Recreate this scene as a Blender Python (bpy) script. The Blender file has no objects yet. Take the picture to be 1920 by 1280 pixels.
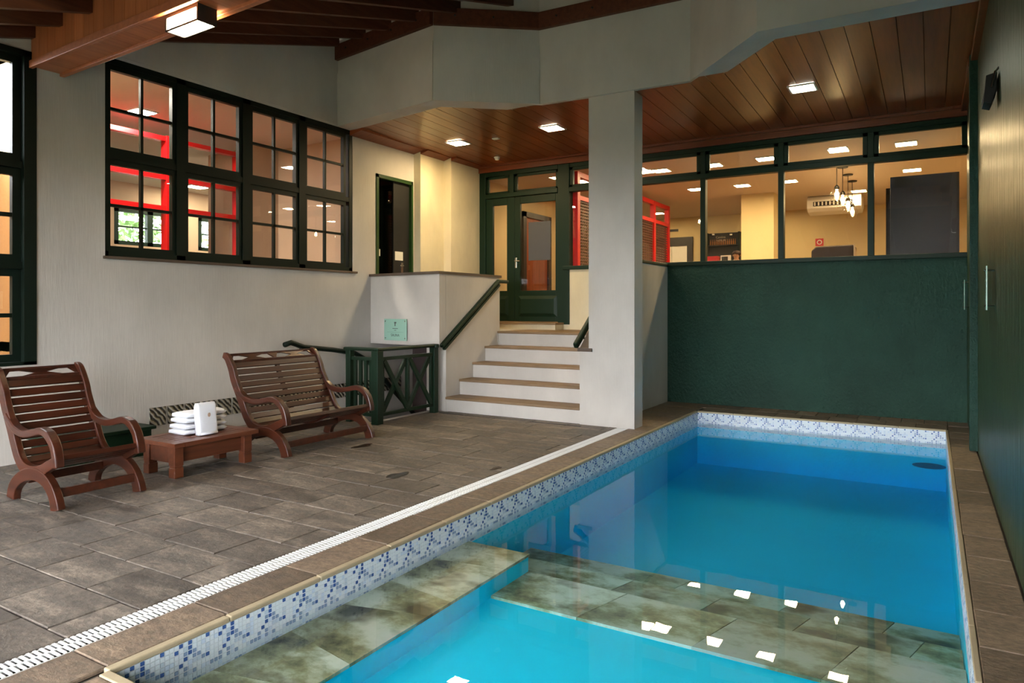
import bpy, bmesh, math, random
from mathutils import Vector, Matrix

random.seed(7)
SC = bpy.context.scene
COL = SC.collection

# ------------------------------------------------------------------ camera
CAM_H = 1.35
F_PX, HORIZON = 1304.0, 577.0
YAW = math.atan(786.0 / 1304.0)
cam_d = bpy.data.cameras.new('camera'); cam = bpy.data.objects.new('camera', cam_d); COL.objects.link(cam)
cam.location = (0, 0, CAM_H); cam.rotation_euler = (math.pi / 2, 0, YAW)
cam_d.sensor_width = 36.0; cam_d.lens = F_PX / 1920 * 36; cam_d.shift_y = (HORIZON - 640) / 1920
cam_d.clip_start = 0.05; cam_d.clip_end = 200
SC.camera = cam

# ------------------------------------------------------------------ world (soft overcast sky)
W = bpy.data.worlds.new('World'); SC.world = W; W.use_nodes = True
W.node_tree.nodes['Background'].inputs[0].default_value = (0.93, 0.96, 1.0, 1)
W.node_tree.nodes['Background'].inputs[1].default_value = 23.0
# ------------------------------------------------------------------ exposure
SC.view_settings.view_transform = 'Standard'; SC.view_settings.look = 'None'
SC.view_settings.gamma = 1; SC.view_settings.use_curve_mapping = False
SC.view_settings.exposure = 0.0
LAMP = 2.2           # common factor for the building's lamps

# ------------------------------------------------------------------ pixel -> place helpers (frame 1920x1280)
_s, _c = math.sin(YAW), math.cos(YAW)
def pt(u, v, z=0.0):
    d = (CAM_H - z) * F_PX / (v - HORIZON); x = (u - 960) / F_PX * d
    return Vector((x * _c - d * _s, x * _s + d * _c, z))
def on_y(u, v, Y):
    a = (u - 960) / F_PX; d = Y / (a * _s + _c)
    return Vector((d * (a * _c - _s), Y, CAM_H + (HORIZON - v) / F_PX * d))
def on_x(u, v, X):
    a = (u - 960) / F_PX; d = X / (a * _c - _s)
    return Vector((X, d * (a * _s + _c), CAM_H + (HORIZON - v) / F_PX * d))

# ------------------------------------------------------------------ materials
def s2l(c):
    return tuple(((x / 255) / 12.92 if x / 255 <= 0.04045 else ((x / 255 + 0.055) / 1.055) ** 2.4) for x in c)
def rgb(r, g, b): return s2l((r, g, b)) + (1,)
MATS = {}
def new_mat(name):
    m = bpy.data.materials.new(name); m.use_nodes = True
    MATS[name] = m
    nt = m.node_tree
    return m, nt, nt.nodes['Principled BSDF']
def mapping(nt, scale=(1, 1, 1), obj=False):
    tc = nt.nodes.new('ShaderNodeTexCoord'); mp = nt.nodes.new('ShaderNodeMapping')
    mp.inputs['Scale'].default_value = scale
    if obj:
        nt.links.new(tc.outputs['Object'], mp.inputs[0])
    else:
        geo = nt.nodes.new('ShaderNodeNewGeometry'); nt.links.new(geo.outputs['Position'], mp.inputs[0])
    return mp.outputs[0]
def noise(nt, vec, scale, detail=4, rough=0.55):
    n = nt.nodes.new('ShaderNodeTexNoise'); n.inputs['Scale'].default_value = scale
    n.inputs['Detail'].default_value = detail; n.inputs['Roughness'].default_value = rough
    nt.links.new(vec, n.inputs['Vector']); return n.outputs['Fac']
def ramp(nt, fac, stops):
    r = nt.nodes.new('ShaderNodeValToRGB'); nt.links.new(fac, r.inputs[0])
    e = r.color_ramp.elements
    while len(e) < len(stops): e.new(0.5)
    for i, (p, c) in enumerate(stops): e[i].position = p; e[i].color = c
    return r.outputs[0]
def bump(nt, b, h, strength=0.3, dist=0.01):
    n = nt.nodes.new('ShaderNodeBump'); n.inputs['Strength'].default_value = strength
    n.inputs['Distance'].default_value = dist; nt.links.new(h, n.inputs['Height'])
    nt.links.new(n.outputs[0], b.inputs['Normal'])
def mixc(nt, fac, a, b, mode='MIX'):
    n = nt.nodes.new('ShaderNodeMix'); n.data_type = 'RGBA'; n.blend_type = mode
    for k, v in ((0, fac), (6, a), (7, b)):
        if hasattr(v, 'links'): nt.links.new(v, n.inputs[k])
        else: n.inputs[k].default_value = v
    return n.outputs[2]
def simple(name, col, rough=0.5, metal=0.0, spec=0.5):
    m, nt, b = new_mat(name)
    b.inputs['Base Color'].default_value = col; b.inputs['Roughness'].default_value = rough
    b.inputs['Metallic'].default_value = metal; b.inputs['Specular IOR Level'].default_value = spec
    return m
def plaster(name, col, rough=0.8, comb=(34, 34, 3), amp=0.4, var=0.12, spec=0.3, obj=False, dist=0.006):
    m, nt, b = new_mat(name)
    v = mapping(nt, comb, obj); n1 = noise(nt, v, 1.6, 3, 0.6)
    v2 = mapping(nt, (1, 1, 0.6), obj); n2 = noise(nt, v2, 1.3, 5, 0.6)
    dark = tuple(x * (1 - var) for x in col[:3]) + (1,); lite = tuple(min(1, x * (1 + var)) for x in col[:3]) + (1,)
    nt.links.new(ramp(nt, n2, [(0.3, dark), (0.7, lite)]), b.inputs['Base Color'])
    b.inputs['Roughness'].default_value = rough; b.inputs['Specular IOR Level'].default_value = spec
    bump(nt, b, n1, amp, dist)
    return m
def wood(name, c1, c2, axis='y', rough=0.35, spec=0.5, scale=1.0, var=0.25):
    """grain stretched along one axis; each board differs a little (object random)"""
    m, nt, b = new_mat(name)
    sc = {'x': (1.2, 22, 22), 'y': (22, 1.2, 22), 'z': (22, 22, 1.2)}[axis]
    v = mapping(nt, tuple(x * scale for x in sc)); n = noise(nt, v, 1.0, 6, 0.65)
    oi = nt.nodes.new('ShaderNodeObjectInfo')
    col = ramp(nt, n, [(0.28, c1), (0.72, c2)])
    mr = nt.nodes.new('ShaderNodeMapRange'); nt.links.new(oi.outputs['Random'], mr.inputs[0])
    mr.inputs[3].default_value = 1 - var; mr.inputs[4].default_value = 1 + var
    hsv = nt.nodes.new('ShaderNodeHueSaturation'); nt.links.new(col, hsv.inputs['Color']); nt.links.new(mr.outputs[0], hsv.inputs['Value'])
    nt.links.new(hsv.outputs[0], b.inputs['Base Color'])
    b.inputs['Roughness'].default_value = rough; b.inputs['Specular IOR Level'].default_value = spec
    bump(nt, b, n, 0.12, 0.004)
    return m
def emis(name, col, strength):
    m, nt, b = new_mat(name)
    b.inputs['Base Color'].default_value = (0.8, 0.8, 0.8, 1)
    b.inputs['Emission Color'].default_value = col; b.inputs['Emission Strength'].default_value = strength
    return m
def sym_fresnel(nt, ior):
    """air-side Fresnel whichever side of the thin sheet is met"""
    g = nt.nodes.new('ShaderNodeNewGeometry'); mr = nt.nodes.new('ShaderNodeMapRange')
    mr.inputs[3].default_value = ior; mr.inputs[4].default_value = 1 / ior
    nt.links.new(g.outputs['Backfacing'], mr.inputs[0])
    f = nt.nodes.new('ShaderNodeFresnel'); nt.links.new(mr.outputs[0], f.inputs[0]); return f
def pane_mat(name, tint=(1, 1, 1, 1), rough=0.0, refl=1.0):
    """thin window pane: straight-through light plus a Fresnel mirror"""
    m, nt, b = new_mat(name); nt.nodes.remove(b)
    out = nt.nodes['Material Output']
    tr = nt.nodes.new('ShaderNodeBsdfTransparent'); tr.inputs[0].default_value = tint
    gl = nt.nodes.new('ShaderNodeBsdfGlossy'); gl.inputs['Roughness'].default_value = rough
    fr = sym_fresnel(nt, 1.5)
    mu = nt.nodes.new('ShaderNodeMath'); mu.operation = 'MULTIPLY'; mu.inputs[1].default_value = refl
    nt.links.new(fr.outputs[0], mu.inputs[0])
    mx = nt.nodes.new('ShaderNodeMixShader')
    nt.links.new(mu.outputs[0], mx.inputs[0]); nt.links.new(tr.outputs[0], mx.inputs[1]); nt.links.new(gl.outputs[0], mx.inputs[2])
    nt.links.new(mx.outputs[0], out.inputs[0])
    return m

M_WHITE = plaster('white_plaster', rgb(192, 186, 178))
M_WARMLIT = plaster('warm_lit_white_plaster', rgb(212, 200, 170), amp=0.5)  # white plaster with the lamps' warm light put into its colour
M_GREENWALL = plaster('green_rough_plaster', rgb(30, 62, 50), rough=0.6, comb=(20, 20, 14), amp=1.0, var=0.22, dist=0.02)
M_GREENPANEL = plaster('green_streaked_panel', rgb(34, 58, 36), rough=0.36, comb=(16, 16, 0.7), amp=1.0, var=0.3, spec=0.5, dist=0.03)
M_GREEN = simple('green_gloss_paint', rgb(13, 37, 22), 0.48, 0.0, 0.25)
M_GREENDK = simple('dark_green_frame_paint', rgb(11, 24, 17), 0.5, 0.0, 0.25)
M_RED = simple('red_gloss_paint', rgb(188, 8, 12), 0.35)
M_REDDK = simple('red_brown_lattice', rgb(70, 32, 22), 0.6)
M_CEIL = wood('ceiling_wood', rgb(102, 45, 18), rgb(140, 71, 31), 'y', 0.28, 0.5, var=0.14)
M_TRIMW = wood('cornice_wood', rgb(104, 46, 20), rgb(136, 66, 30), 'x', 0.4, var=0.1)
M_ROOF = wood('roof_wood', rgb(74, 40, 26), rgb(102, 58, 38), 'y', 0.6, 0.3, var=0.15)
M_BEAM = wood('beam_board_wood', rgb(150, 82, 48), rgb(180, 108, 66), 'z', 0.45, var=0.12)
M_BEAMB = wood('beam_soffit_wood', rgb(150, 84, 52), rgb(178, 108, 70), 'y', 0.45, var=0.1)
M_CHAIR = wood('chair_wood', rgb(42, 17, 9), rgb(78, 34, 17), 'y', 0.32, 0.6, var=0.15)
M_CHAIRF = wood('chair_frame_wood', rgb(46, 20, 11), rgb(80, 37, 20), 'x', 0.32, 0.6, var=0.1)
M_TABLE = wood('table_wood', rgb(78, 38, 22), rgb(112, 60, 36), 'y', 0.38, 0.5, var=0.12)
M_GRATE = simple('white_plastic', rgb(225, 225, 222), 0.4)
M_BLACK = simple('black_matte', rgb(16, 15, 14), 0.6)
M_DARKGREY = simple('dark_grey_panel', rgb(44, 42, 42), 0.45)
M_CHROME = simple('polished_metal', rgb(200, 200, 198), 0.18, 1.0)
M_OFFWHITE = simple('off_white_plastic', rgb(226, 222, 212), 0.45)
M_STONECAP = plaster('brown_stone_cap', rgb(92, 78, 66), rough=0.6, comb=(12, 12, 12), amp=0.3, var=0.25)
M_TREAD = plaster('stair_tread_stone', rgb(128, 104, 78), rough=0.55, comb=(12, 12, 12), amp=0.3, var=0.25)
M_PANE = pane_mat('clear_glass')
M_PANEDARK = pane_mat('dark_glass', (0.35, 0.35, 0.33, 1))
M_PANEFROST = simple('frosted_film', rgb(74, 74, 78), 0.5)
M_GROUT = simple('pale_grout', rgb(226, 231, 234), 0.7)
M_DECKBASE = simple('dark_mortar', rgb(74, 66, 58), 0.9)
M_TOWEL = plaster('white_terry', rgb(236, 238, 244), rough=0.95, comb=(180, 180, 180), amp=0.5, var=0.03)
M_ORANGE = plaster('orange_plaster', rgb(130, 88, 42), rough=0.85, comb=(20, 20, 20), amp=0.3)
M_YELLOW = plaster('yellow_plaster', rgb(206, 186, 142), rough=0.8, comb=(30, 30, 10), amp=0.15, var=0.05)
M_TAN = plaster('tan_plaster', rgb(188, 164, 140), rough=0.8, comb=(30, 30, 10), amp=0.15, var=0.06)
M_CEILW = simple('painted_ceiling', rgb(206, 190, 174), 0.75)
M_SKIN = simple('skin', rgb(190, 140, 105), 0.5)
M_HAIR = simple('dark_hair', rgb(62, 44, 38), 0.6)
M_CLOTH = simple('dark_cloth', rgb(50, 48, 52), 0.9)
M_BROWNFAB = simple('dark_brown_cover', rgb(52, 38, 32), 0.7)
M_LEAF = simple('leaf_green', rgb(96, 128, 70), 0.6)
M_LEAF2 = simple('leaf_pale_green', rgb(150, 176, 120), 0.6)
M_BARK = simple('bark', rgb(92, 78, 62), 0.9)
M_GROUND = plaster('outdoor_ground', rgb(78, 84, 62), rough=0.95, comb=(8, 8, 8))
M_MIRRORG = simple('green_glass_plate', rgb(150, 190, 172), 0.12, 0.0, 0.8)
M_INK = simple('dark_ink', rgb(58, 66, 60), 0.7)
M_MBLUE = [simple('mosaic_white', rgb(228, 235, 240), 0.22), simple('mosaic_pale', rgb(204, 216, 228), 0.22),
           simple('mosaic_mid_blue', rgb(140, 160, 192), 0.22), simple('mosaic_dark_blue', rgb(66, 98, 160), 0.22),
           simple('mosaic_faint', rgb(212, 225, 240), 0.22)]
WARM = (1.0, 0.66, 0.30, 1); WARM2 = (1.0, 0.60, 0.24, 1); COOLW = (1.0, 0.90, 0.66, 1)
M_LAMPW = emis('lamp_warm', (1.0, 0.74, 0.38, 1), 120 * LAMP)
M_LAMPC = emis('lamp_neutral', (1.0, 0.88, 0.60, 1), 60 * LAMP)
M_LAMPP = emis('lamp_greenish_white', (0.95, 1.0, 0.80, 1), 38 * LAMP)
M_LAMPR = emis('lamp_restaurant', (1.0, 0.74, 0.38, 1), 70 * LAMP)
M_LAMPL = emis('lamp_side_room', (1.0, 0.92, 0.80, 1), 210 * LAMP)
M_TUBE = emis('tube_glow', (1.0, 0.80, 0.48, 1), 40 * LAMP)
M_BULB = emis('bulb_glow', (1.0, 0.66, 0.28, 1), 60 * LAMP)

# stone deck tiles: brown-grey slate, a little different from slab to slab
def stone_mat(name, c1, c2, c3):
    m, nt, b = new_mat(name)
    oi = nt.nodes.new('ShaderNodeObjectInfo')
    geo = nt.nodes.new('ShaderNodeNewGeometry')
    add = nt.nodes.new('ShaderNodeVectorMath'); add.operation = 'MULTIPLY_ADD'
    add.inputs[1].default_value = (1, 1, 1)
    cmb = nt.nodes.new('ShaderNodeCombineXYZ')
    mul = nt.nodes.new('ShaderNodeMath'); mul.operation = 'MULTIPLY'; mul.inputs[1].default_value = 37
    nt.links.new(oi.outputs['Random'], mul.inputs[0]); nt.links.new(mul.outputs[0], cmb.inputs[0]); nt.links.new(mul.outputs[0], cmb.inputs[2])
    nt.links.new(geo.outputs['Position'], add.inputs[0]); nt.links.new(cmb.outputs[0], add.inputs[2])
    mp = nt.nodes.new('ShaderNodeMapping'); mp.inputs['Scale'].default_value = (2.2, 7, 3); nt.links.new(add.outputs[0], mp.inputs[0])
    n1 = noise(nt, mp.outputs[0], 1.3, 7, 0.62)
    mp2 = nt.nodes.new('ShaderNodeMapping'); mp2.inputs['Scale'].default_value = (9, 14, 9); nt.links.new(add.outputs[0], mp2.inputs[0])
    n2 = noise(nt, mp2.outputs[0], 2.5, 6, 0.7)
    col = ramp(nt, n1, [(0.25, c1), (0.5, c2), (0.78, c3)])
    fine = ramp(nt, n2, [(0.36, (0.56, 0.56, 0.56, 1)), (0.66, (1.16, 1.14, 1.12, 1))])
    col = mixc(nt, 1.0, col, fine, 'MULTIPLY')
    mr = nt.nodes.new('ShaderNodeMapRange'); nt.links.new(oi.outputs['Random'], mr.inputs[0])
    mr.inputs[3].default_value = 0.74; mr.inputs[4].default_value = 1.26
    hsv = nt.nodes.new('ShaderNodeHueSaturation'); nt.links.new(col, hsv.inputs['Color']); nt.links.new(mr.outputs[0], hsv.inputs['Value'])
    # damp patches lying on the stone
    col2 = hsv.outputs[0]
    nt.links.new(col2, b.inputs['Base Color'])
    rr = ramp(nt, n1, [(0.3, (0.42,) * 3 + (1,)), (0.7, (0.62,) * 3 + (1,))])
    nt.links.new(rr, b.inputs['Roughness'])
    b.inputs['Specular IOR Level'].default_value = 0.4
    bump(nt, b, n2, 0.6, 0.01)
    return m
M_STONE = stone_mat('deck_stone', rgb(66, 61, 56), rgb(110, 101, 92), rgb(162, 149, 134))
M_COPING = stone_mat('coping_stone', rgb(98, 84, 72), rgb(130, 112, 94), rgb(154, 134, 112))
M_BULLNOSE = plaster('coping_edge', rgb(176, 160, 130), rough=0.6, comb=(14, 14, 14), amp=0.3, var=0.18)
M_STAIN = simple('wet_stain', rgb(46, 38, 32), 0.25)

# pool
M_POOL = plaster('pool_paint', rgb(2, 226, 250), rough=0.6, comb=(3, 3, 3), amp=0.02, var=0.03)
m, nt, b = new_mat('green_marble'); M_MARBLE = m
oi = nt.nodes.new('ShaderNodeObjectInfo'); geo = nt.nodes.new('ShaderNodeNewGeometry')
sc_ = nt.nodes.new('ShaderNodeVectorMath'); sc_.operation = 'SCALE'; sc_.inputs[0].default_value = (9, 5, 7); nt.links.new(oi.outputs['Random'], sc_.inputs['Scale'])
ad_ = nt.nodes.new('ShaderNodeVectorMath'); ad_.operation = 'ADD'; nt.links.new(geo.outputs['Position'], ad_.inputs[0]); nt.links.new(sc_.outputs[0], ad_.inputs[1])
mp_ = nt.nodes.new('ShaderNodeMapping'); mp_.inputs['Scale'].default_value = (1.6, 2.2, 1); nt.links.new(ad_.outputs[0], mp_.inputs[0])
v = mp_.outputs[0]; n1 = noise(nt, v, 1.4, 7, 0.66)
vor = nt.nodes.new('ShaderNodeTexVoronoi'); vor.inputs['Scale'].default_value = 2.2; nt.links.new(v, vor.inputs['Vector'])
c1 = ramp(nt, n1, [(0.33, rgb(48, 46, 34)), (0.44, rgb(140, 140, 100)), (0.55, rgb(196, 200, 176)), (0.66, rgb(206, 206, 190)), (0.78, rgb(150, 124, 76))])
n3 = noise(nt, v, 1.5, 3, 0.5)
blot = ramp(nt, n3, [(0.58, (1, 1, 1, 1)), (0.70, rgb(92, 86, 66))])
hs = nt.nodes.new('ShaderNodeHueSaturation'); mr = nt.nodes.new('ShaderNodeMapRange'); nt.links.new(oi.outputs['Random'], mr.inputs[0])
mr.inputs[3].default_value = 0.62; mr.inputs[4].default_value = 1.15; nt.links.new(mr.outputs[0], hs.inputs['Value'])
nt.links.new(mixc(nt, 1.0, c1, blot, 'MULTIPLY'), hs.inputs['Color']); nt.links.new(hs.outputs[0], b.inputs['Base Color'])
b.inputs['Roughness'].default_value = 0.4
m, nt, b = new_mat('pool_water'); M_WATER = m; nt.nodes.remove(b)
out = nt.nodes['Material Output']
tr = nt.nodes.new('ShaderNodeBsdfTransparent'); tr.inputs[0].default_value = (0.94, 0.98, 1, 1)
gl = nt.nodes.new('ShaderNodeBsdfGlossy'); gl.inputs['Roughness'].default_value = 0.0
fr = sym_fresnel(nt, 1.33)
v = mapping(nt, (1, 1, 1)); nz = noise(nt, v, 3.0, 2, 0.5)
bp = nt.nodes.new('ShaderNodeBump'); bp.inputs['Strength'].default_value = 0.03; bp.inputs['Distance'].default_value = 0.02
nt.links.new(nz, bp.inputs['Height']); nt.links.new(bp.outputs[0], gl.inputs['Normal']); nt.links.new(bp.outputs[0], fr.inputs['Normal'])
mx = nt.nodes.new('ShaderNodeMixShader'); nt.links.new(fr.outputs[0], mx.inputs[0]); nt.links.new(tr.outputs[0], mx.inputs[1]); nt.links.new(gl.outputs[0], mx.inputs[2])
nt.links.new(mx.outputs[0], out.inputs[0])
va = nt.nodes.new('ShaderNodeVolumeAbsorption'); va.inputs['Color'].default_value = (0.05, 0.70, 0.94, 1); va.inputs['Density'].default_value = 0.62
nt.links.new(va.outputs[0], out.inputs['Volume'])
m, nt, b = new_mat('glass_block'); M_GBLOCK = m
v = mapping(nt, (20, 20, 20)); wv = nt.nodes.new('ShaderNodeTexWave'); wv.wave_type = 'BANDS'; wv.bands_direction = 'DIAGONAL'
wv.inputs['Scale'].default_value = 0.5; wv.inputs['Distortion'].default_value = 4; nt.links.new(v, wv.inputs['Vector'])
nt.links.new(ramp(nt, wv.outputs['Fac'], [(0.2, rgb(46, 44, 38)), (0.8, rgb(166, 160, 142))]), b.inputs['Base Color'])
b.inputs['Roughness'].default_value = 0.12; bump(nt, b, wv.outputs['Fac'], 0.9, 0.02)

# ------------------------------------------------------------------ mesh helpers
class MB:
    def __init__(self): self.v = []; self.f = []
    def add(self, vs, fs):
        o = len(self.v); self.v += [Vector(p) for p in vs]; self.f += [tuple(i + o for i in f) for f in fs]; return self
    def box(self, x0, x1, y0, y1, z0, z1):
        return self.add([(x0, y0, z0), (x1, y0, z0), (x1, y1, z0), (x0, y1, z0), (x0, y0, z1), (x1, y0, z1), (x1, y1, z1), (x0, y1, z1)],
                        [(3, 2, 1, 0), (4, 5, 6, 7), (0, 1, 5, 4), (1, 2, 6, 5), (2, 3, 7, 6), (3, 0, 4, 7)])
    def prism(self, poly, axis, a, b):
        """poly: list of 2-D points; axis x: (y,z), y: (x,z), z: (x,y)"""
        n = len(poly)
        def p3(p, t): return {'x': (t, p[0], p[1]), 'y': (p[0], t, p[1]), 'z': (p[0], p[1], t)}[axis]
        vs = [p3(p, a) for p in poly] + [p3(p, b) for p in poly]
        fs = [tuple(range(n - 1, -1, -1)), tuple(range(n, 2 * n))] + [(i, (i + 1) % n, n + (i + 1) % n, n + i) for i in range(n)]
        return self.add(vs, fs)
    def bar(self, p, q, w, h, up=(0, 0, 1)):
        p, q = Vector(p), Vector(q); d = (q - p).normalized(); up = Vector(up)
        if abs(d.dot(up)) > 0.98: up = Vector((1, 0, 0))
        s = d.cross(up).normalized(); u = s.cross(d)
        vs = []
        for e in (p, q):
            for a, b in ((-1, -1), (1, -1), (1, 1), (-1, 1)): vs.append(e + s * a * w / 2 + u * b * h / 2)
        return self.add(vs, [(0, 1, 2, 3), (7, 6, 5, 4), (0, 4, 5, 1), (1, 5, 6, 2), (2, 6, 7, 3), (3, 7, 4, 0)])
    def tube(self, pts, r, n=8):
        pts = [Vector(p) for p in pts]; rings = []
        for i, p in enumerate(pts):
            d = (pts[min(i + 1, len(pts) - 1)] - pts[max(i - 1, 0)]).normalized()
            up = Vector((0, 0, 1)) if abs(d.z) < 0.9 else Vector((1, 0, 0))
            s = d.cross(up).normalized(); u = s.cross(d); rr = r[i] if isinstance(r, (list, tuple)) else r
            rings.append([p + (s * math.cos(t) + u * math.sin(t)) * rr for t in [2 * math.pi * k / n for k in range(n)]])
        vs = [q for R in rings for q in R]; fs = [tuple(range(n - 1, -1, -1)), tuple(range(len(vs) - n, len(vs)))]
        for i in range(len(rings) - 1):
            fs += [(i * n + k, i * n + (k + 1) % n, (i + 1) * n + (k + 1) % n, (i + 1) * n + k) for k in range(n)]
        return self.add(vs, fs)
    def lathe(self, prof, c, n=16):
        vs = []; fs = []
        for r, z in prof: vs += [(c[0] + r * math.cos(2 * math.pi * k / n), c[1] + r * math.sin(2 * math.pi * k / n), c[2] + z) for k in range(n)]
        for i in range(len(prof) - 1):
            fs += [(i * n + k, i * n + (k + 1) % n, (i + 1) * n + (k + 1) % n, (i + 1) * n + k) for k in range(n)]
        fs += [tuple(range(n - 1, -1, -1)), tuple(range(len(vs) - n, len(vs)))]
        return self.add(vs, fs)
    def ribbon(self, pts, widths, y0, y1):
        """closed strip following a centre line in the x-z plane, extruded from y0 to y1"""
        L, R = [], []
        for i, (x, z) in enumerate(pts):
            a = pts[max(i - 1, 0)]; b_ = pts[min(i + 1, len(pts) - 1)]
            t = Vector((b_[0] - a[0], b_[1] - a[1])).normalized(); nrm = Vector((-t.y, t.x)) * widths[i] / 2
            L.append((x + nrm.x, z + nrm.y)); R.append((x - nrm.x, z - nrm.y))
        n = len(pts)
        vs = [(p[0], y0, p[1]) for p in L] + [(p[0], y0, p[1]) for p in R] + [(p[0], y1, p[1]) for p in L] + [(p[0], y1, p[1]) for p in R]
        fs = []
        for i in range(n - 1):
            fs += [(i, i + 1, n + i + 1, n + i), (2 * n + i, 3 * n + i, 3 * n + i + 1, 2 * n + i + 1),
                   (i, 2 * n + i, 2 * n + i + 1, i + 1), (n + i, n + i + 1, 3 * n + i + 1, 3 * n + i)]
        fs += [(0, n, 3 * n, 2 * n), (n - 1, 3 * n - 1, 4 * n - 1, 2 * n - 1)]
        return self.add(vs, fs)
    def mesh(self, name, off=(0, 0, 0)):
        me = bpy.data.meshes.new(name); o = Vector(off)
        me.from_pydata([tuple(p - o) for p in self.v], [], self.f)
        bm = bmesh.new(); bm.from_mesh(me); bmesh.ops.recalc_face_normals(bm, faces=bm.faces); bm.to_mesh(me); bm.free()
        me.update(); return me

ROOT = {}
def root_loc(o):
    while o.parent: o = o.parent
    return o.location
def tag(o, label=None, cat=None, group=None, kind=None):
    if label: o['label'] = label
    if cat: o['category'] = cat
    if group: o['group'] = group
    if kind: o['kind'] = kind
    return o
def link(name, me, mat=None, parent=None, loc=None, bevel=0.0, smooth=False):
    o = bpy.data.objects.new(name, me); COL.objects.link(o)
    if parent is not None: o.parent = parent
    if loc is not None: o.location = loc
    if mat and me is not None and not me.materials: me.materials.append(mat)
    if bevel:
        md = o.modifiers.new('bevel', 'BEVEL'); md.width = bevel; md.segments = 2; md.limit_method = 'ANGLE'
    if smooth:
        for p in me.polygons: p.use_smooth = True
    return o
def part(name, mb, mat, parent, bevel=0.0, smooth=False):
    """mesh in world coordinates, child of a thing (or of a part of it)"""
    return link(name, mb.mesh(name, root_loc(parent)), mat, parent, None, bevel, smooth)
def thing(name, label, cat, loc=(0, 0, 0), group=None):
    o = bpy.data.objects.new(name, None); COL.objects.link(o); o.location = loc; o.empty_display_size = 0.1
    return tag(o, label, cat, group)
def solo(name, mb, mat, label, cat, group=None, bevel=0.0, smooth=False):
    lo = Vector((min(p.x for p in mb.v), min(p.y for p in mb.v), min(p.z for p in mb.v))); hi = Vector((max(p.x for p in mb.v), max(p.y for p in mb.v), 0))
    base = Vector(((lo.x + hi.x) / 2, (lo.y + hi.y) / 2, lo.z))
    o = link(name, mb.mesh(name, base), mat, None, base, bevel, smooth)
    return tag(o, label, cat, group)
def struct(name, mb, mat, label=None, bevel=0.0):
    o = link(name, mb.mesh(name), mat, None, None, bevel)
    return tag(o, label, None, None, 'structure')
def struct_root(name, label=None):
    o = bpy.data.objects.new(name, None); COL.objects.link(o); return tag(o, label, None, None, 'structure')
def wall_cells(axis, c0, c1, a0, a1, z0, z1, holes):
    """slab between c0 and c1 on an axis, spanning a0..a1 and z0..z1, with rectangular holes (a0,a1,z0,z1)"""
    A = sorted({a0, a1, *[h[0] for h in holes], *[h[1] for h in holes]}); Z = sorted({z0, z1, *[h[2] for h in holes], *[h[3] for h in holes]})
    A = [a for a in A if a0 <= a <= a1]; Z = [z for z in Z if z0 <= z <= z1]
    def solid(i, j):
        if not (0 <= i < len(A) - 1 and 0 <= j < len(Z) - 1): return False
        ca, cz = (A[i] + A[i + 1]) / 2, (Z[j] + Z[j + 1]) / 2
        return not any(h[0] < ca < h[1] and h[2] < cz < h[3] for h in holes)
    mb = MB()
    P = (lambda c, a, z: (c, a, z)) if axis == 'x' else (lambda c, a, z: (a, c, z))
    for i in range(len(A) - 1):
        for j in range(len(Z) - 1):
            if not solid(i, j): continue
            x0, x1, y0, y1 = A[i], A[i + 1], Z[j], Z[j + 1]
            for c in (c0, c1): mb.add([P(c, x0, y0), P(c, x1, y0), P(c, x1, y1), P(c, x0, y1)], [(0, 1, 2, 3)])
            if not solid(i - 1, j): mb.add([P(c0, x0, y0), P(c1, x0, y0), P(c1, x0, y1), P(c0, x0, y1)], [(0, 1, 2, 3)])
            if not solid(i + 1, j): mb.add([P(c0, x1, y0), P(c1, x1, y0), P(c1, x1, y1), P(c0, x1, y1)], [(0, 1, 2, 3)])
            if not solid(i, j - 1): mb.add([P(c0, x0, y0), P(c1, x0, y0), P(c1, x1, y0), P(c0, x1, y0)], [(0, 1, 2, 3)])
            if not solid(i, j + 1): mb.add([P(c0, x0, y1), P(c1, x0, y1), P(c1, x1, y1), P(c0, x1, y1)], [(0, 1, 2, 3)])
    return mb
def weld(o):
    bm = bmesh.new(); bm.from_mesh(o.data); bmesh.ops.remove_doubles(bm, verts=bm.verts, dist=1e-5)
    bmesh.ops.recalc_face_normals(bm, faces=bm.faces); bm.to_mesh(o.data); bm.free(); return o
def smooth_curve(pts, n=6):
    """Catmull-Rom through 2-D points"""
    out = []
    for i in range(len(pts) - 1):
        p0, p1, p2, p3 = pts[max(i - 1, 0)], pts[i], pts[i + 1], pts[min(i + 2, len(pts) - 1)]
        for k in range(n):
            t = k / n
            out.append(tuple(0.5 * (2 * b + (c - a) * t + (2 * a - 5 * b + 4 * c - d) * t * t + (-a + 3 * b - 3 * c + d) * t ** 3) for a, b, c, d in zip(p0, p1, p2, p3)))
    out.append(tuple(pts[-1])); return out

# ================================================================== SETTING
XL, XR, YB, YS, YN = -6.79, 0.375, 9.774, 7.33, -1.2
PX0, PX1, PY0, PY1, ZW = -2.625, 0.14, 1.44, 9.06, -0.163
def raft_z(y): return 4.80 + 0.303 * (y - 6.65)      # underside of the rafters

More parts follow.
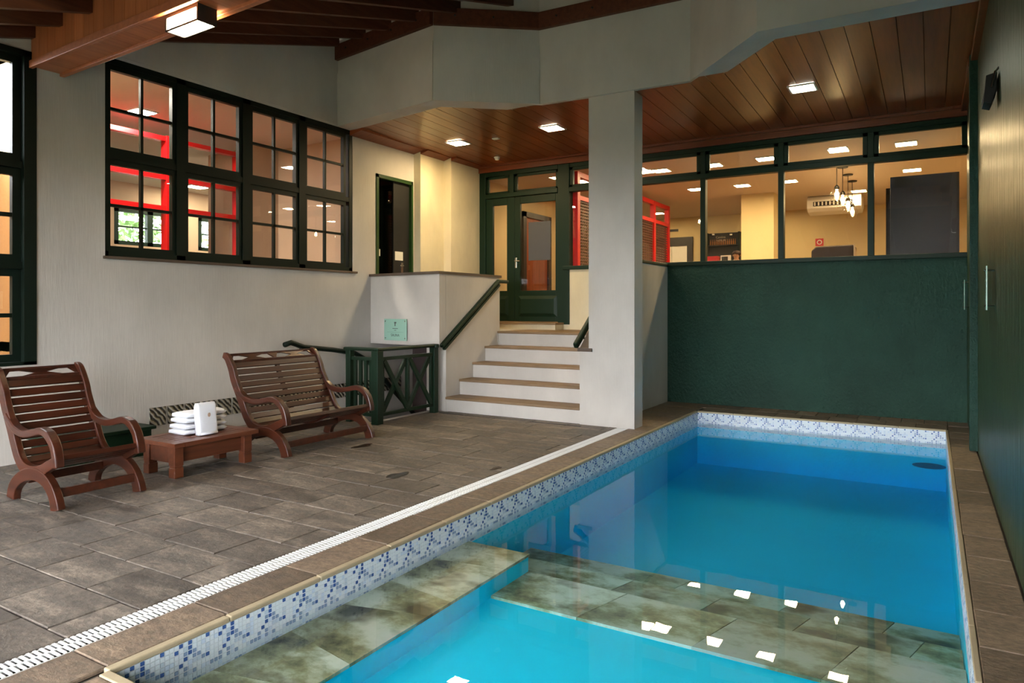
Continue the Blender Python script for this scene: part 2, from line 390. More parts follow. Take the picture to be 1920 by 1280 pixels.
# ---- floor: mortar bed with single stone slabs
fl = MB()
fl.box(XL, -3.03, YN, 6.12, -0.14, -0.012); fl.box(-5.60, -3.03, 6.12, YS, -0.14, -0.012)
fl.box(-2.903, PX0 - 0.02, YN, YB, -0.14, -0.022); fl.box(-3.03, -2.903, YN, YB, -0.14, -0.085); fl.box(PX0 - 0.02, XR + 0.2, YN, PY0 - 0.02, -0.14, -0.012)
fl.box(PX1 + 0.02, XR + 0.2, PY0 - 0.02, YB, -0.14, -0.012); fl.box(PX0 - 0.02, PX1 + 0.02, PY1 + 0.02, YB, -0.14, -0.012)
fl.box(-5.74, -3.03, YS, YB, -0.14, -0.012)
FLOOR = struct('floor', fl, M_DECKBASE, 'brown stone slab pool deck')
def slab(name, x0, x1, y0, y1, mat, z=0.0, th=0.014, j=0.003):
    r = lambda: random.uniform(-0.002, 0.002)
    z += random.uniform(-0.0015, 0.0015); b_ = 0.004
    x0 += j; x1 -= j; y0 += j; y1 -= j
    lo = [(x0 + r(), y0 + r()), (x1 + r(), y0 + r()), (x1 + r(), y1 + r()), (x0 + r(), y1 + r())]
    cx, cy = (x0 + x1) / 2, (y0 + y1) / 2
    hi = [(x + (b_ if x < cx else -b_), y + (b_ if y < cy else -b_)) for x, y in lo]
    mb = MB().add([(x, y, z - th) for x, y in lo] + [(x, y, z - b_) for x, y in lo] + [(x, y, z) for x, y in hi],
                  [(8, 9, 10, 11)] + [(i, (i + 1) % 4, 4 + (i + 1) % 4, 4 + i) for i in range(4)] + [(4 + i, 4 + (i + 1) % 4, 8 + (i + 1) % 4, 8 + i) for i in range(4)])
    c = Vector((cx, cy, 0))
    return link(name, mb.mesh(name, c), mat, FLOOR, c)
ROW, LEN = 0.3085, 0.470
row0 = 1.498 - ROW * 4
for r in range(25):
    y0 = row0 + r * ROW; y1 = min(y0 + ROW, YS)
    if y1 - y0 < 0.05: break
    ph = (-3.66 + (0.235 if r % 2 else 0.0)) + random.uniform(-0.05, 0.05)
    xs = sorted([ph + k * LEN + random.uniform(-0.03, 0.03) for k in range(-9, 4)])
    lim0 = XL if y1 <= 6.14 else -5.60
    xs = [lim0] + [x for x in xs if lim0 + 0.06 < x < -3.03 - 0.06] + [-3.032]
    for a, b_ in zip(xs, xs[1:]): slab('stone_slab', a, b_, y0, y1, M_STONE)
# coping slabs round the pool
y = 1.982 - 0.5255 * 5
while y < YS + 0.2:
    slab('coping_slab', -2.902, PX0 - 0.035, y, min(y + 0.5255, 7.58), M_COPING); y += 0.5255
for k in range(5): slab('coping_slab', -3.26, PX0 - 0.035, 7.585 + k * 0.437, 7.585 + (k + 1) * 0.437, M_COPING)
yy = PY0 - 0.1
for k in range(22):
    h = 0.40
    if yy + h > YB - 0.2: break
    slab('coping_slab', PX1 + 0.02, XR - 0.004, yy, yy + h, M_COPING); yy += h
for k in range(9): slab('coping_slab', PX0 + 0.02 + k * 0.307, PX0 + 0.02 + (k + 1) * 0.307, PY1 + 0.035, PY1 + 0.36, M_COPING)
for k in range(13): slab('coping_slab', PX0 - 0.03 + k * 0.235, PX0 - 0.03 + (k + 1) * 0.235, PY1 + 0.365, YB - 0.01, M_COPING)
for k in range(7): slab('coping_slab', PX0 + k * 0.42, min(PX0 + (k + 1) * 0.42, XR), PY0 - 0.56, PY0 - 0.035, M_COPING)
# paler cut edge of the coping, in lengths
y = PY0
while y < PY1:
    y1 = min(y + 0.5255, PY1)
    part('coping_edge', MB().box(PX0 - 0.034, PX0 + 0.006, y + 0.002, y1 - 0.002, -0.022, 0.002), M_BULLNOSE, FLOOR, 0.006)
    part('coping_edge', MB().box(PX1 - 0.004, PX1 + 0.02, y + 0.002, y1 - 0.002, -0.018, 0.001), M_BULLNOSE, FLOOR, 0.004)
    y = y1
for k in range(6):
    x0 = PX0 + k * (PX1 - PX0) / 6; x1 = x0 + (PX1 - PX0) / 6
    part('coping_edge', MB().box(x0 + 0.002, x1 - 0.002, PY1 - 0.006, PY1 + 0.034, -0.02, 0.002), M_BULLNOSE, FLOOR, 0.005)
    part('coping_edge', MB().box(x0 + 0.002, x1 - 0.002, PY0 - 0.034, PY0 + 0.006, -0.02, 0.002), M_BULLNOSE, FLOOR, 0.005)

# ---- left wall (window, tall window, door, row of glass blocks)
TW = (2.20, 3.10, 0.85, 3.60)                   # tall window
W1 = (3.70, 7.035, 1.85, 3.77)                  # big gridded window
D2 = (7.50, 8.32, 1.01, 3.27)                   # dark door on the landing
wl = wall_cells('x', XL - 0.2, XL, YN, YB + 0.1, -1.9, 3.80, [TW, W1, D2])
wl.prism([(YN, 3.80), (3.0, 3.80), (3.0, raft_z(3.0) + 0.1), (YN, 3.80)][:3], 'x', XL - 0.2, XL) if raft_z(3.0) > 3.8 else None
wl.prism([(3.3, 3.80), (YB + 0.1, 3.80), (YB + 0.1, 5.2), (7.7, 5.2), (3.3, raft_z(3.3) + 0.12)], 'x', XL - 0.2, XL)
WALL_L = weld(struct('wall_left', wl, M_WHITE, 'off-white combed plaster wall behind the chairs'))
# slightly proud lower band of plaster under the ridge line
part('plaster_band', MB().prism([(3.3, 3.80), (6.70, 3.80), (6.70, 4.47), (5.66, 4.47), (3.3, 3.80)][:4], 'x', XL, XL + 0.006), M_WHITE, WALL_L)
gb_me = MB().box(-0.012, 0.012, 0.012, 0.182, 0.0, 0.186).mesh('glass_block')
gb_me.materials.append(M_GBLOCK)
for k in range(20): link('glass_block', gb_me, None, WALL_L, (XL, 4.13 + k * 0.196, 0.147))
# pilaster and thicker end of the wall by the landing
pl = MB().box(XL, -6.66, 8.35, 8.945, 1.0, 3.78); pl.box(XL, -6.52, 8.945, YB + 0.05, 1.0, 3.78)
struct('wall_landing_side', pl, M_WARMLIT, 'white wall step coloured as warm-lit beside the landing')

# ---- back wall: green below the window strip, white tinted as warm-lit by the stairs, doorway
SILL_Z = 1.945; STRIP_TOP = 3.607
gw = MB().box(-3.266, XR, YB, YB + 0.12, -0.02, SILL_Z)
struct('wall_back', gw, M_GREENWALL, 'dark green rough plaster wall at the end of the pool')
cw = MB().box(-5.0, -3.266, YB, YB + 0.12, 0.9, SILL_Z).box(XL - 0.2, -3.266, YB + 0.002, YB + 0.12, -0.14, 1.08)
struct('wall_back_landing', cw, M_WARMLIT, 'low white wall coloured as warm-lit beside the green door')
up = MB().box(XL - 0.2, XR + 0.2, YB + 0.005, YB + 0.12, STRIP_TOP, 5.3)
struct('wall_back_upper', up, M_WHITE)
# wall between the landing and the pool end
sw = MB().box(-3.40, -3.266, 7.58, YB, -0.02, 1.945)
WALL_M = struct('wall_stair_divider', sw, M_WHITE, 'white half-height wall between stairs and pool')
part('sill', MB().box(-3.43, -3.25, 7.57, YB, 1.945, 1.985), M_GREEN, WALL_M, 0.006)

# ---- right wall with its two sliding panels
rw = MB().box(XR + 0.03, XR + 0.23, YN, YB + 0.1, -0.02, 5.6)
struct('wall_right', rw, M_GREENWALL, 'dark green side wall of the pool room')
def slide_panel(name, y0, y1, x0, label, hy, hz0, hz1):
    d = struct_root(name, label)
    part('panel', MB().box(x0, XR + 0.03, y0, y1, 0.003, 3.68), M_GREENPANEL, d)
    h = part('pull_handle', MB().box(x0 - 0.052, x0 - 0.044, hy - 0.05, hy + 0.05, hz0, hz1), M_MIRRORG, d, 0.002)
    h['label'] = 'greenish glass pull handle on metal pins'
    for z in (hz0 + 0.03, hz1 - 0.03):
        for dy in (-0.03, 0.03):
            part('pin', MB().tube([(x0 - 0.06, hy + dy, z), (x0, hy + dy, z)], 0.006, 8), M_CHROME, h)
    return d
slide_panel('door_3', 3.2, 7.855, XR, 'dark green streaked sliding panel with glass pull handle near the floodlight', 5.83, 1.335, 1.64)
slide_panel('door_4', 7.96, YB, 0.362, 'dark green sliding panel in the corner beyond the green post', 9.2, 1.33, 1.66)
slide_panel('door_5', YN, 3.19, XR, 'dark green streaked panel beside the near end of the pool', 0.6, 1.335, 1.64)
struct('trim_1', MB().box(0.31, XR + 0.03, 7.858, 7.955, 0.0, 3.74), M_GREENWALL, 'dark green post between the sliding panels', 0.004)
rt = MB().box(0.32, XR + 0.03, YN, 7.86, 3.68, 3.74); rt.box(0.30, XR + 0.03, 7.96, YB, 3.66, 3.74)
rt.box(0.34, XR + 0.03, YN, 6.3, 3.74, 3.80)
struct('trim_2', rt, M_TRIMW, 'varnished wood moulding along the right wall', 0.004)
struct('wall_right_upper', MB().box(XR, XR + 0.03, YN, 6.45, 3.8, 5.6), M_GREENPANEL)

# ---- wall behind the camera: posts and rails of a wide glazed front
fw = wall_cells('y', YN - 0.15, YN, XL - 0.2, XR + 0.23, -0.02, 2.56, [(-6.6 + k * 1.16, -6.6 + k * 1.16 + 1.06, 0.12, 2.36) for k in range(6)])
weld(struct('wall_front', fw, M_WHITE, 'wall with tall window openings opposite the stairs'))
wf = struct_root('window_4', 'row of tall clear windows opposite the stairs')
for k in range(6):
    x0 = -6.6 + k * 1.16
    part('pane', MB().box(x0, x0 + 1.06, YN - 0.08, YN - 0.074, 0.12, 2.36), M_PANE, wf)
    part('muntin', MB().box(x0, x0 + 1.06, YN - 0.10, YN - 0.05, 1.22, 1.27).box(x0 + 0.51, x0 + 0.55, YN - 0.10, YN - 0.05, 0.12, 2.36), M_GREENDK, wf)

# ---- pillar
PILLAR = struct('wall_pillar', MB().box(-3.385, -2.828, YS, 7.58, -0.02, 3.775), M_WHITE, 'square white plaster pillar at the pool edge', 0.001)

# ---- bulkhead: zig-zag plaster beam above the stairs and the pool end
FZ = 3.77
outer = [(XL, 6.76), (-4.98, 6.48), (-3.99, 7.25), (-2.20, YS), (-1.31, 6.33), (XR + 0.03, 6.36)]
inner = [(XL, 7.0), (-5.06, 6.73), (-4.14, 7.50), (-2.09, 7.58), (-1.20, 6.59), (XR + 0.03, 6.60)]
bk = MB()
for (a, b_, c_, d_) in zip(outer, outer[1:], inner, inner[1:]):
    bk.prism([a, b_, d_, c_], 'z', FZ, 5.6)
BULK = weld(struct('wall_bulkhead', bk, M_WHITE, 'zig-zag white plaster beam above stairs and pool'))
bd = MB()
for (a, b_) in list(zip(outer, outer[1:]))[:2]:
    t = Vector((b_[0] - a[0], b_[1] - a[1])).normalized(); n = Vector((t.y, -t.x)) * 0.012
    bd.prism([a, b_, (b_[0] + n.x, b_[1] + n.y), (a[0] + n.x, a[1] + n.y)], 'z', FZ, 4.47)
part('plaster_band', bd, M_WHITE, BULK)

# ---- wood ceiling behind the bulkhead, board by board
cl = MB()
for (a, b_) in zip(inner, inner[1:]): cl.prism([a, b_, (b_[0], YB + 0.02), (a[0], YB + 0.02)], 'z', 3.80, 3.95)
CEIL = struct('ceiling', cl, M_ROOF, 'varnished wood plank ceiling above the stairs and pool end')
def inner_y(x):
    for (x0, y0), (x1, y1) in zip(outer, outer[1:]):
        if x0 <= x <= x1: return y0 + (y1 - y0) * (x - x0) / (x1 - x0) + 0.06
    return 6.5
def ceil_z(y): return 3.785 - 0.020 * (y - 6.5)
x = 0.335
while x > XL + 0.02:
    x0 = max(x - 0.1965, XL); ya, yb = inner_y(x0 + 0.001), inner_y(min(x, XR))
    g = 0.003; y1 = YB
    vs = [(x0 + g, ya, ceil_z(ya)), (x - g, yb, ceil_z(yb)), (x - g, y1, ceil_z(y1)), (x0 + g, y1, ceil_z(y1))]
    part('plank', MB().add(vs + [(p[0], p[1], p[2] + 0.02) for p in vs], [(3, 2, 1, 0), (4, 5, 6, 7), (0, 1, 5, 4), (1, 2, 6, 5), (2, 3, 7, 6), (3, 0, 4, 7)]), M_CEIL, CEIL)
    x -= 0.1965
cz = ceil_z(YB)
tr = MB().box(-6.52, XR, YB - 0.05, YB + 0.01, STRIP_TOP, cz + 0.004); tr.box(-6.52, XR, YB - 0.09, YB - 0.05, cz - 0.03, cz + 0.004)
struct('trim_3', tr, M_TRIMW, 'varnished wood cornice above the window strip', 0.004)
tl = MB().prism([(XL, 3.80), (-6.56, 3.775), (-6.58, 3.745), (XL, 3.70)], 'y', 6.98, 8.35)
tl.prism([(-6.66, 3.78), (-6.50, 3.758), (-6.52, 3.73), (-6.66, 3.69)], 'y', 8.35, 8.945); tl.prism([(-6.52, 3.76), (-6.40, 3.74), (-6.42, 3.715), (-6.52, 3.68)], 'y', 8.945, YB - 0.05)
struct('trim_4', tl, M_TRIMW, 'dark wood cove along the landing wall')

# ---- roof: deck, rafters, ledger, clad beam
rd = MB(); y0, y1 = YN - 0.3, 7.7
vs = [(XL - 0.2, y0, raft_z(y0) + 0.135), (XR + 0.2, y0, raft_z(y0) + 0.135), (XR + 0.2, y1, raft_z(y1) + 0.135), (XL - 0.2, y1, raft_z(y1) + 0.135)]
rd.add(vs + [(p[0], p[1], p[2] + 0.06) for p in vs], [(3, 2, 1, 0), (4, 5, 6, 7), (0, 1, 5, 4), (1, 2, 6, 5), (2, 3, 7, 6), (3, 0, 4, 7)])
ROOF = struct('ceiling_roof', rd, M_ROOF, 'sloping dark wood roof on rafters')
for k in range(15):
    x = -6.735 + k * 0.4945
    ye = 6.70 if x < -4.95 else (min(7.28, 6.62 + (x + 4.98) * 0.74) if x < -3.9 else (7.2 if x < -2.2 else 6.3))
    vs = []
    for yy in (YN - 0.2, ye):
        vs += [(x - 0.03, yy, raft_z(yy)), (x + 0.03, yy, raft_z(yy)), (x + 0.03, yy, raft_z(yy) + 0.135), (x - 0.03, yy, raft_z(yy) + 0.135)]
    part('rafter', MB().add(vs, [(0, 1, 2, 3), (7, 6, 5, 4), (0, 4, 5, 1), (1, 5, 6, 2), (2, 6, 7, 3), (3, 7, 4, 0)]), M_ROOF, ROOF)
for (a, b_) in zip(outer[:4], outer[1:4]):
    t = Vector((b_[0] - a[0], b_[1] - a[1])).normalized(); n = Vector((t.y, -t.x)) * 0.06
    lg = part('ledger', MB().prism([a, b_, (b_[0] + n.x, b_[1] + n.y), (a[0] + n.x, a[1] + n.y)], 'z', 4.645, 4.84), M_ROOF, ROOF, 0.004)
    L = (Vector(b_) - Vector(a)).length
    for k in range(max(2, int(L / 0.45))):
        q = Vector(a) + t * (0.25 + k * 0.45); e = Vector((q.x, q.y, 4.75)) + Vector((n.x, n.y, 0))
        part('bolt', MB().tube([e, e + Vector((n.x, n.y, 0)).normalized() * 0.012], 0.012, 8), M_BLACK, lg)
# clad beam: box running from the left wall towards the camera, slightly skewed
bd_ = Vector((0.99929, -0.0376, 0)); bn = Vector((0.0376, 0.99929, 0))
b0 = Vector((XL, 3.06, 0)); BZ0, BZ1, BW = 3.475, 3.85, 0.24
TRIM1 = struct_root('trim_5', 'wood-clad roof beam of upright boards')
def skew(l0, l1, w0, w1, z0, z1):
    vs = []
    for z in (z0, z1):
        for l, w in ((l0, w0), (l1, w0), (l1, w1), (l0, w1)):
            q = b0 + bd_ * l + bn * w; vs.append((q.x, q.y, z))
    return MB().add(vs, [(3, 2, 1, 0), (4, 5, 6, 7), (0, 1, 5, 4), (1, 2, 6, 5), (2, 3, 7, 6), (3, 0, 4, 7)])
BL = 7.1
part('core', skew(0, BL, 0.02, BW - 0.02, BZ0 + 0.02, BZ1), M_ROOF, TRIM1)
n = int(BL / 0.155)
for k in range(n):
    part('board', skew(k * 0.155 + 0.0015, (k + 1) * 0.155 - 0.0015, 0.0, 0.02, BZ0 + 0.01, BZ1), M_BEAM, TRIM1)
    part('board', skew(k * 0.155 + 0.0015, (k + 1) * 0.155 - 0.0015, BW - 0.02, BW, BZ0 + 0.01, BZ1), M_BEAM, TRIM1)
for k in range(int(BL / 0.21)): part('soffit_board', skew(k * 0.21 + 0.001, (k + 1) * 0.21 - 0.001, 0.005, BW - 0.005, BZ0, BZ0 + 0.02), M_BEAMB, TRIM1)
part('edge_strip', skew(0, BL, -0.022, 0.012, BZ0 - 0.02, BZ0 + 0.045), M_BEAMB, TRIM1, 0.004)
part('edge_strip', skew(0, BL, BW - 0.012, BW + 0.03, BZ0 - 0.025, BZ0 + 0.03), M_BEAMB, TRIM1, 0.004)

# ---- outside ground and orange courtyard wall
gmb = MB().add([(-40, -30, -0.16), (30, -30, -0.16), (30, YN - 0.16, -0.16), (-40, YN - 0.16, -0.16)], [(0, 1, 2, 3)])
gmb.add([(-40, YN - 0.16, -0.16), (XL - 0.2, YN - 0.16, -0.16), (XL - 0.2, 3.4, -0.16), (-40, 3.4, -0.16)], [(0, 1, 2, 3)])
struct('ground', gmb, M_GROUND)
struct('wall_courtyard', MB().box(-8.55, -8.35, -4.0, 3.4, -0.16, 2.86), M_ORANGE, 'orange rendered wall outside the tall window')

# ================================================================== POOL
PB = ZW - 0.52       # deep floor
POOL = thing('pool', 'sunken indoor swimming pool with blue and white mosaic rim', 'pool', (PX0, PY0, 0))
w = 0.02
def rim(z0, z1):
    return MB().box(PX0 - w, PX0, PY0 - w, PY1 + w, z0, z1).box(PX1, PX1 + w, PY0 - w, PY1 + w, z0, z1).box(PX0, PX1, PY1, PY1 + w, z0, z1).box(PX0, PX1, PY0 - w, PY0, z0, z1)
part('grout_band', rim(ZW - 0.045, -0.018), M_GROUT, POOL)
part('basin_wall', rim(PB - 0.1, ZW - 0.045), M_POOL, POOL)
part('basin_floor', MB().box(PX0 - w, PX1 + w, PY0 - w, PY1 + w, PB - 0.12, PB), M_POOL, POOL)
# shallow near end: floor, bench and marble-topped steps
part('shallow_floor', MB().box(PX0, PX1, PY0, 3.36, PB, ZW - 0.151), M_POOL, POOL)
BX = -2.165
bench = part('bench', MB().box(PX0, BX, PY0, 3.79, PB, ZW - 0.045), M_POOL, POOL)
def marble(parent, x0, x1, y0, y1, z, cuts, slant=0.12):
    xs = [x0] + cuts + [x1]
    for i, (a, b_) in enumerate(zip(xs, xs[1:])):
        sa = slant if i > 0 else 0; sb = slant if i < len(xs) - 2 else 0
        s_ = 1 if i % 2 else -1
        part('marble_slab', MB().prism([(a + 0.001 - sa * s_ * -1 * 0, y0), (b_ - 0.001, y0), (b_ - 0.003 + sb, y1 - 0.005), (a + 0.003 + sa, y1 - 0.005)], 'z', z, z + 0.016), M_MARBLE, parent)
ys = [PY0 + 0.005, 1.88, 2.30, 2.65, 3.02, 3.42, 3.795]
for k, (a, b_) in enumerate(zip(ys, ys[1:])):
    q = [0.0, 0.10, -0.08, 0.12, -0.06, 0.08, 0.0]
    part('marble_slab', MB().prism([(PX0 + 0.004, a + 0.001), (BX + 0.006, a + q[k] + 0.001), (BX + 0.006, b_ + q[k + 1] - 0.001), (PX0 + 0.004, b_ - 0.001)], 'z', ZW - 0.045, ZW - 0.03), M_MARBLE, bench)
for i, (a, b_, z, cuts) in enumerate([(3.35, 3.78, ZW - 0.15, [-1.62, -1.0, -0.42]), (3.78, 4.22, ZW - 0.245, [-1.75, -1.2, -0.7, -0.15]), (4.22, 4.63, ZW - 0.335, [-1.5, -0.85, -0.3])]):
    st = part('step', MB().box(PX0 if i >= 1 else BX, PX1, a + 0.004, b_ - 0.004, PB, z), M_POOL, POOL)
    marble(st, (PX0 if i >= 1 else BX) + 0.004, PX1 - 0.002, a, b_, z, cuts)
q = on_y(1742, 873, PY1)
part('suction_grille', MB().prism([(q.x + 0.165 * math.cos(2 * math.pi * k / 28), q.z + 0.032 * math.sin(2 * math.pi * k / 28)) for k in range(28)], 'y', PY1 - 0.012, PY1 + 0.004), simple('blue_grey_grille', rgb(20, 104, 128), 0.6), POOL)
wm = MB().box(PX0 - 0.01, PX1 + 0.01, PY0 - 0.01, PY1 + 0.01, PB - 0.05, ZW)
water = solo('pool_water', wm, M_WATER, 'clear still blue water filling the pool', 'water')

# mosaic: 2 cm tiles in a repeating ten-column pattern; columns hold {row: shade}
PAT = [{0: 3, 2: 1, 3: 1, 4: 3, 6: 1}, {6: 2}, {6: 2}, {1: 3, 5: 2, 6: 2}, {0: 3, 4: 3}, {1: 1, 2: 2, 3: 3, 5: 2, 6: 2, 8: 1},
       {0: 3, 1: 3, 2: 3, 5: 1, 6: 1}, {2: 2, 3: 2, 4: 1, 6: 2, 8: 2}, {3: 2, 4: 1, 8: 2}, {4: 2, 8: 1}]
GAP = [0.0012, 0.002, 0.0028, 0.0028, 0.0015]; T = 0.0203; ZTOP = -0.0215; NR = 9
def shade(c, r):
    v_ = PAT[c % 10].get(r)
    if v_ is None: v_ = 4 if random.random() < 0.14 else 0
    return v_
tile_me = []
for k in range(5):
    for ax in range(1):
        me = MB().box(0, 0.0035, GAP[k], T - GAP[k], GAP[k], T - GAP[k]).mesh('mosaic_tile'); me.materials.append(M_MBLUE[k]); tile_me.append(me)
bands = {k: MB() for k in range(5)}
nleft = int((PY1 - PY0) / T); off = (PX0, PY0, 0)
count = 0
for c in range(nleft):
    for r in range(NR):
        s_ = shade(c, r); yy = PY0 + c * T; zz = ZTOP - (r + 1) * T
        if c < 33:
            o = link('mosaic_tile', tile_me[s_], None, POOL, (0.0, yy - PY0, zz)); count += 1
        else:
            bands[s_].box(PX0, PX0 + 0.0035, yy + GAP[s_], yy + T - GAP[s_], zz + GAP[s_], zz + T - GAP[s_])
        bands[s_].box(PX1 - 0.0035, PX1, yy + GAP[s_], yy + T - GAP[s_], zz + GAP[s_], zz + T - GAP[s_])
for c in range(int((PX1 - PX0) / T)):
    for r in range(NR):
        s_ = shade(c + 4, r); xx = PX0 + 0.004 + c * T; zz = ZTOP - (r + 1) * T
        bands[s_].box(xx + GAP[s_], xx + T - GAP[s_], PY1 - 0.0035, PY1, zz + GAP[s_], zz + T - GAP[s_])
        bands[s_].box(xx + 0.001, xx + T - 0.001, PY0, PY0 + 0.0035, zz + 0.001, zz + T - 0.001)
for k, mb in bands.items():
    me = bpy.data.meshes.new('mosaic_band'); me.from_pydata([tuple(p - Vector(off)) for p in mb.v], [], mb.f); me.update()
    o = link('mosaic_band', me, M_MBLUE[k], POOL); o['kind'] = 'stuff'

# ---- overflow grate: white slats on a spine
GR = thing('overflow_grate', 'long white slatted plastic drain grate beside the pool', 'grate', (-2.967, 1.0, 0))
part('spine', MB().box(-2.973, -2.961, -0.9, 7.31, -0.02, -0.003), M_GRATE, GR)
part('side_rail', MB().box(-3.029, -3.024, -0.9, 7.31, -0.02, -0.004).box(-2.909, -2.904, -0.9, 7.31, -0.02, -0.004), M_GRATE, GR)
sl = MB().box(-0.0605, 0.004, -0.0122, -0.0012, -0.005, 0.0).box(-0.004, 0.0605, -0.0005, 0.0105, -0.005, 0.0).mesh('slat'); sl.materials.append(M_GRATE)
y = 0.72
while y < 7.30:
    link('slat', sl, None, GR, (0, y - 1.0, 0)); y += 0.0236

# ================================================================== STAIRS AND LANDING
ST = thing('staircase', 'five white steps with brown stone treads up to the green door', 'staircase', (-4.45, YS, 0))
ed = [YS, 7.64, 7.95, 8.26, 8.60]; zs = [0.19, 0.395, 0.60, 0.81, 1.01]
SX0, SX1 = -5.43, -3.502
for i in range(5):
    y1 = ed[i + 1] if i < 4 else YB
    part('riser', MB().box(SX0, SX1, ed[i] + 0.012, y1 + 0.03 if i < 4 else YB, 0 if i == 0 else zs[i - 1] - 0.02, zs[i] - 0.02), M_WHITE, ST)
    part('tread', MB().box(SX0, SX1, ed[i] - 0.012, (y1 + 0.012) if i < 4 else YB, zs[i] - 0.032, zs[i]), M_TREAD, ST, 0.006)
part('threshold', MB().box(-6.40, -4.95, 9.50, YB, 1.01, 1.09), M_WARMLIT, ST)
part('threshold_slab', MB().box(-6.42, -4.93, 9.47, YB, 1.09, 1.12), M_TREAD, ST, 0.005)
# wall on the left of the steps and the box parapet with the plaque
lw = MB().box(-5.75, -5.432, 7.34, 8.66, -1.4, 1.79)
struct('wall_stair_left', lw, M_WHITE, 'white wall on the left of the steps')
pf = MB().prism([(XL, 7.39), (-5.435, 7.20), (-5.435, 7.34), (XL, 7.53)], 'z', 0.85, 1.79)
PAR = struct('wall_parapet', pf, M_WHITE, 'white boxed-out parapet of the landing with a plaque', 0.004)
part('cap', MB().prism([(XL, 7.36), (-5.42, 7.17), (-5.415, 8.69), (-5.60, 8.69), (-5.60, 7.36), (XL, 7.56)], 'z', 1.79, 1.825), M_STONECAP, PAR)
part('landing_slab', MB().box(XL, -5.74, 7.40, YB, 0.85, 1.01), M_WHITE, PAR)
part('landing_slab', MB().box(-5.76, -5.42, 8.6, YB, 0.85, 1.008), M_WHITE, PAR)
struct('wall_passage_end', MB().box(XL, -5.74, 8.32, 8.42, -1.9, 0.85), simple('dark_brown_door', rgb(58, 44, 42), 0.5), 'dark brown end of the passage under the landing')
# descending steps behind the railing
DS = thing('basement_steps', 'steps descending behind the green railing under the landing', 'staircase', (-6.2, 6.12, -1.4))
for k in range(7): part('step', MB().box(XL + 0.002, -5.762, 6.12 + k * 0.315, min(6.12 + (k + 1) * 0.315 + 0.02, 8.315), -1.9, -0.185 * (k + 1)), M_TREAD, DS)
part('well_wall', MB().box(-5.76, -5.56, 6.12, 7.33, -1.9, -0.02), M_WHITE, DS)
# slot drain in front of the steps
solo('slot_drain', MB().box(-5.42, -3.42, 7.175, 7.20, -0.004, 0.003), M_BLACK, 'thin dark slot drain in front of the bottom step', 'drain')
# stringer cap and short handrail on the right of the steps
sg = MB().prism([(YS, -0.02), (8.62, -0.02), (8.62, 1.85), (YS, 0.845)], 'x', -3.50, -3.384)
SG = struct('wall_stair_right', sg, M_WHITE)
part('cap', MB().prism([(YS - 0.02, 0.845), (YS + 0.06, 0.845), (8.62, 1.85), (8.62, 1.89), (YS + 0.05, 0.885), (YS - 0.02, 0.885)], 'x', -3.52, -3.34), M_STONECAP, SG)
HR = thing('stair_handrail', 'short dark green handrail beside the pillar', 'handrail', (-3.56, 7.4, 0.75))
part('rail', MB().bar((-3.57, 7.36, 0.90), (-3.57, 8.75, 1.92), 0.06, 0.075), M_GREEN, HR, 0.018)
part('bracket', MB().tube([(-3.57, 7.6, 1.05), (-3.57, 7.6, 0.98), (-3.50, 7.6, 0.97)], 0.01), M_GREEN, HR)
part('bracket', MB().tube([(-3.57, 8.5, 1.70), (-3.57, 8.5, 1.64), (-3.50, 8.5, 1.63)], 0.01), M_GREEN, HR)
HL = thing('stair_handrail', 'long dark green handrail climbing the wall left of the steps', 'handrail', (-5.38, 7.3, 0.8))
hp = [(-5.395, 7.19, 0.855), (-5.385, 8.55, 1.735), (-5.385, 8.80, 1.735)]
part('rail', MB().bar(hp[0], hp[1], 0.06, 0.05).bar((hp[1][0], hp[1][1] - 0.02, hp[1][2]), hp[2], 0.06, 0.05), M_GREEN, HL, 0.014)
part('lower_rail', MB().bar((-5.392, 7.24, 0.815), (-5.385, 8.57, 1.685), 0.045, 0.03), M_GREEN, HL, 0.006)
for t in (0.1, 0.5, 0.93):
    q = Vector(hp[0]).lerp(Vector(hp[1]), t) - Vector((0, 0, 0.05)); part('bracket', MB().tube([q, q - Vector((0, 0, 0.03)), q + Vector((-0.05, 0, -0.04))], 0.009), M_GREEN, HL)
# green railing round the stairwell
RL = thing('stairwell_railing', 'dark green wooden railing with crossed braces round the stairwell', 'railing', (-5.5, 6.65, 0))
RX = -5.50
def post(x, y, w_=0.075, z1=0.85): return part('post', MB().box(x - w_ / 2, x + w_ / 2, y - w_ / 2, y + w_ / 2, 0.0, z1), M_GREEN, RL, 0.006)
post(RX, 6.10, 0.10); post(RX, 7.17, 0.085); post(-5.93, 6.10, 0.075)
part('top_rail', MB().box(RX - 0.05, RX + 0.05, 6.05, 7.26, 0.845, 0.885), M_GREEN, RL, 0.016)
part('top_rail', MB().box(-6.0, RX, 6.05, 6.15, 0.847, 0.887), M_GREEN, RL, 0.016)
part('end_block', MB().box(RX + 0.04, -5.427, 7.12, 7.19, 0.835, 0.885), M_GREEN, RL, 0.01)
part('rail', MB().box(RX - 0.022, RX + 0.022, 6.15, 7.13, 0.735, 0.775), M_GREEN, RL, 0.004)
part('rail', MB().box(RX - 0.022, RX + 0.022, 6.15, 7.13, 0.085, 0.125), M_GREEN, RL, 0.004)
part('rail', MB().box(-5.9, RX - 0.04, 6.08, 6.12, 0.735, 0.775), M_GREEN, RL, 0.004)
part('rail', MB().box(-5.9, RX - 0.04, 6.08, 6.12, 0.085, 0.125), M_GREEN, RL, 0.004)
ym = 6.64
part('middle_post', MB().box(RX - 0.022, RX + 0.022, ym - 0.022, ym + 0.022, 0.125, 0.735), M_GREEN, RL, 0.004)
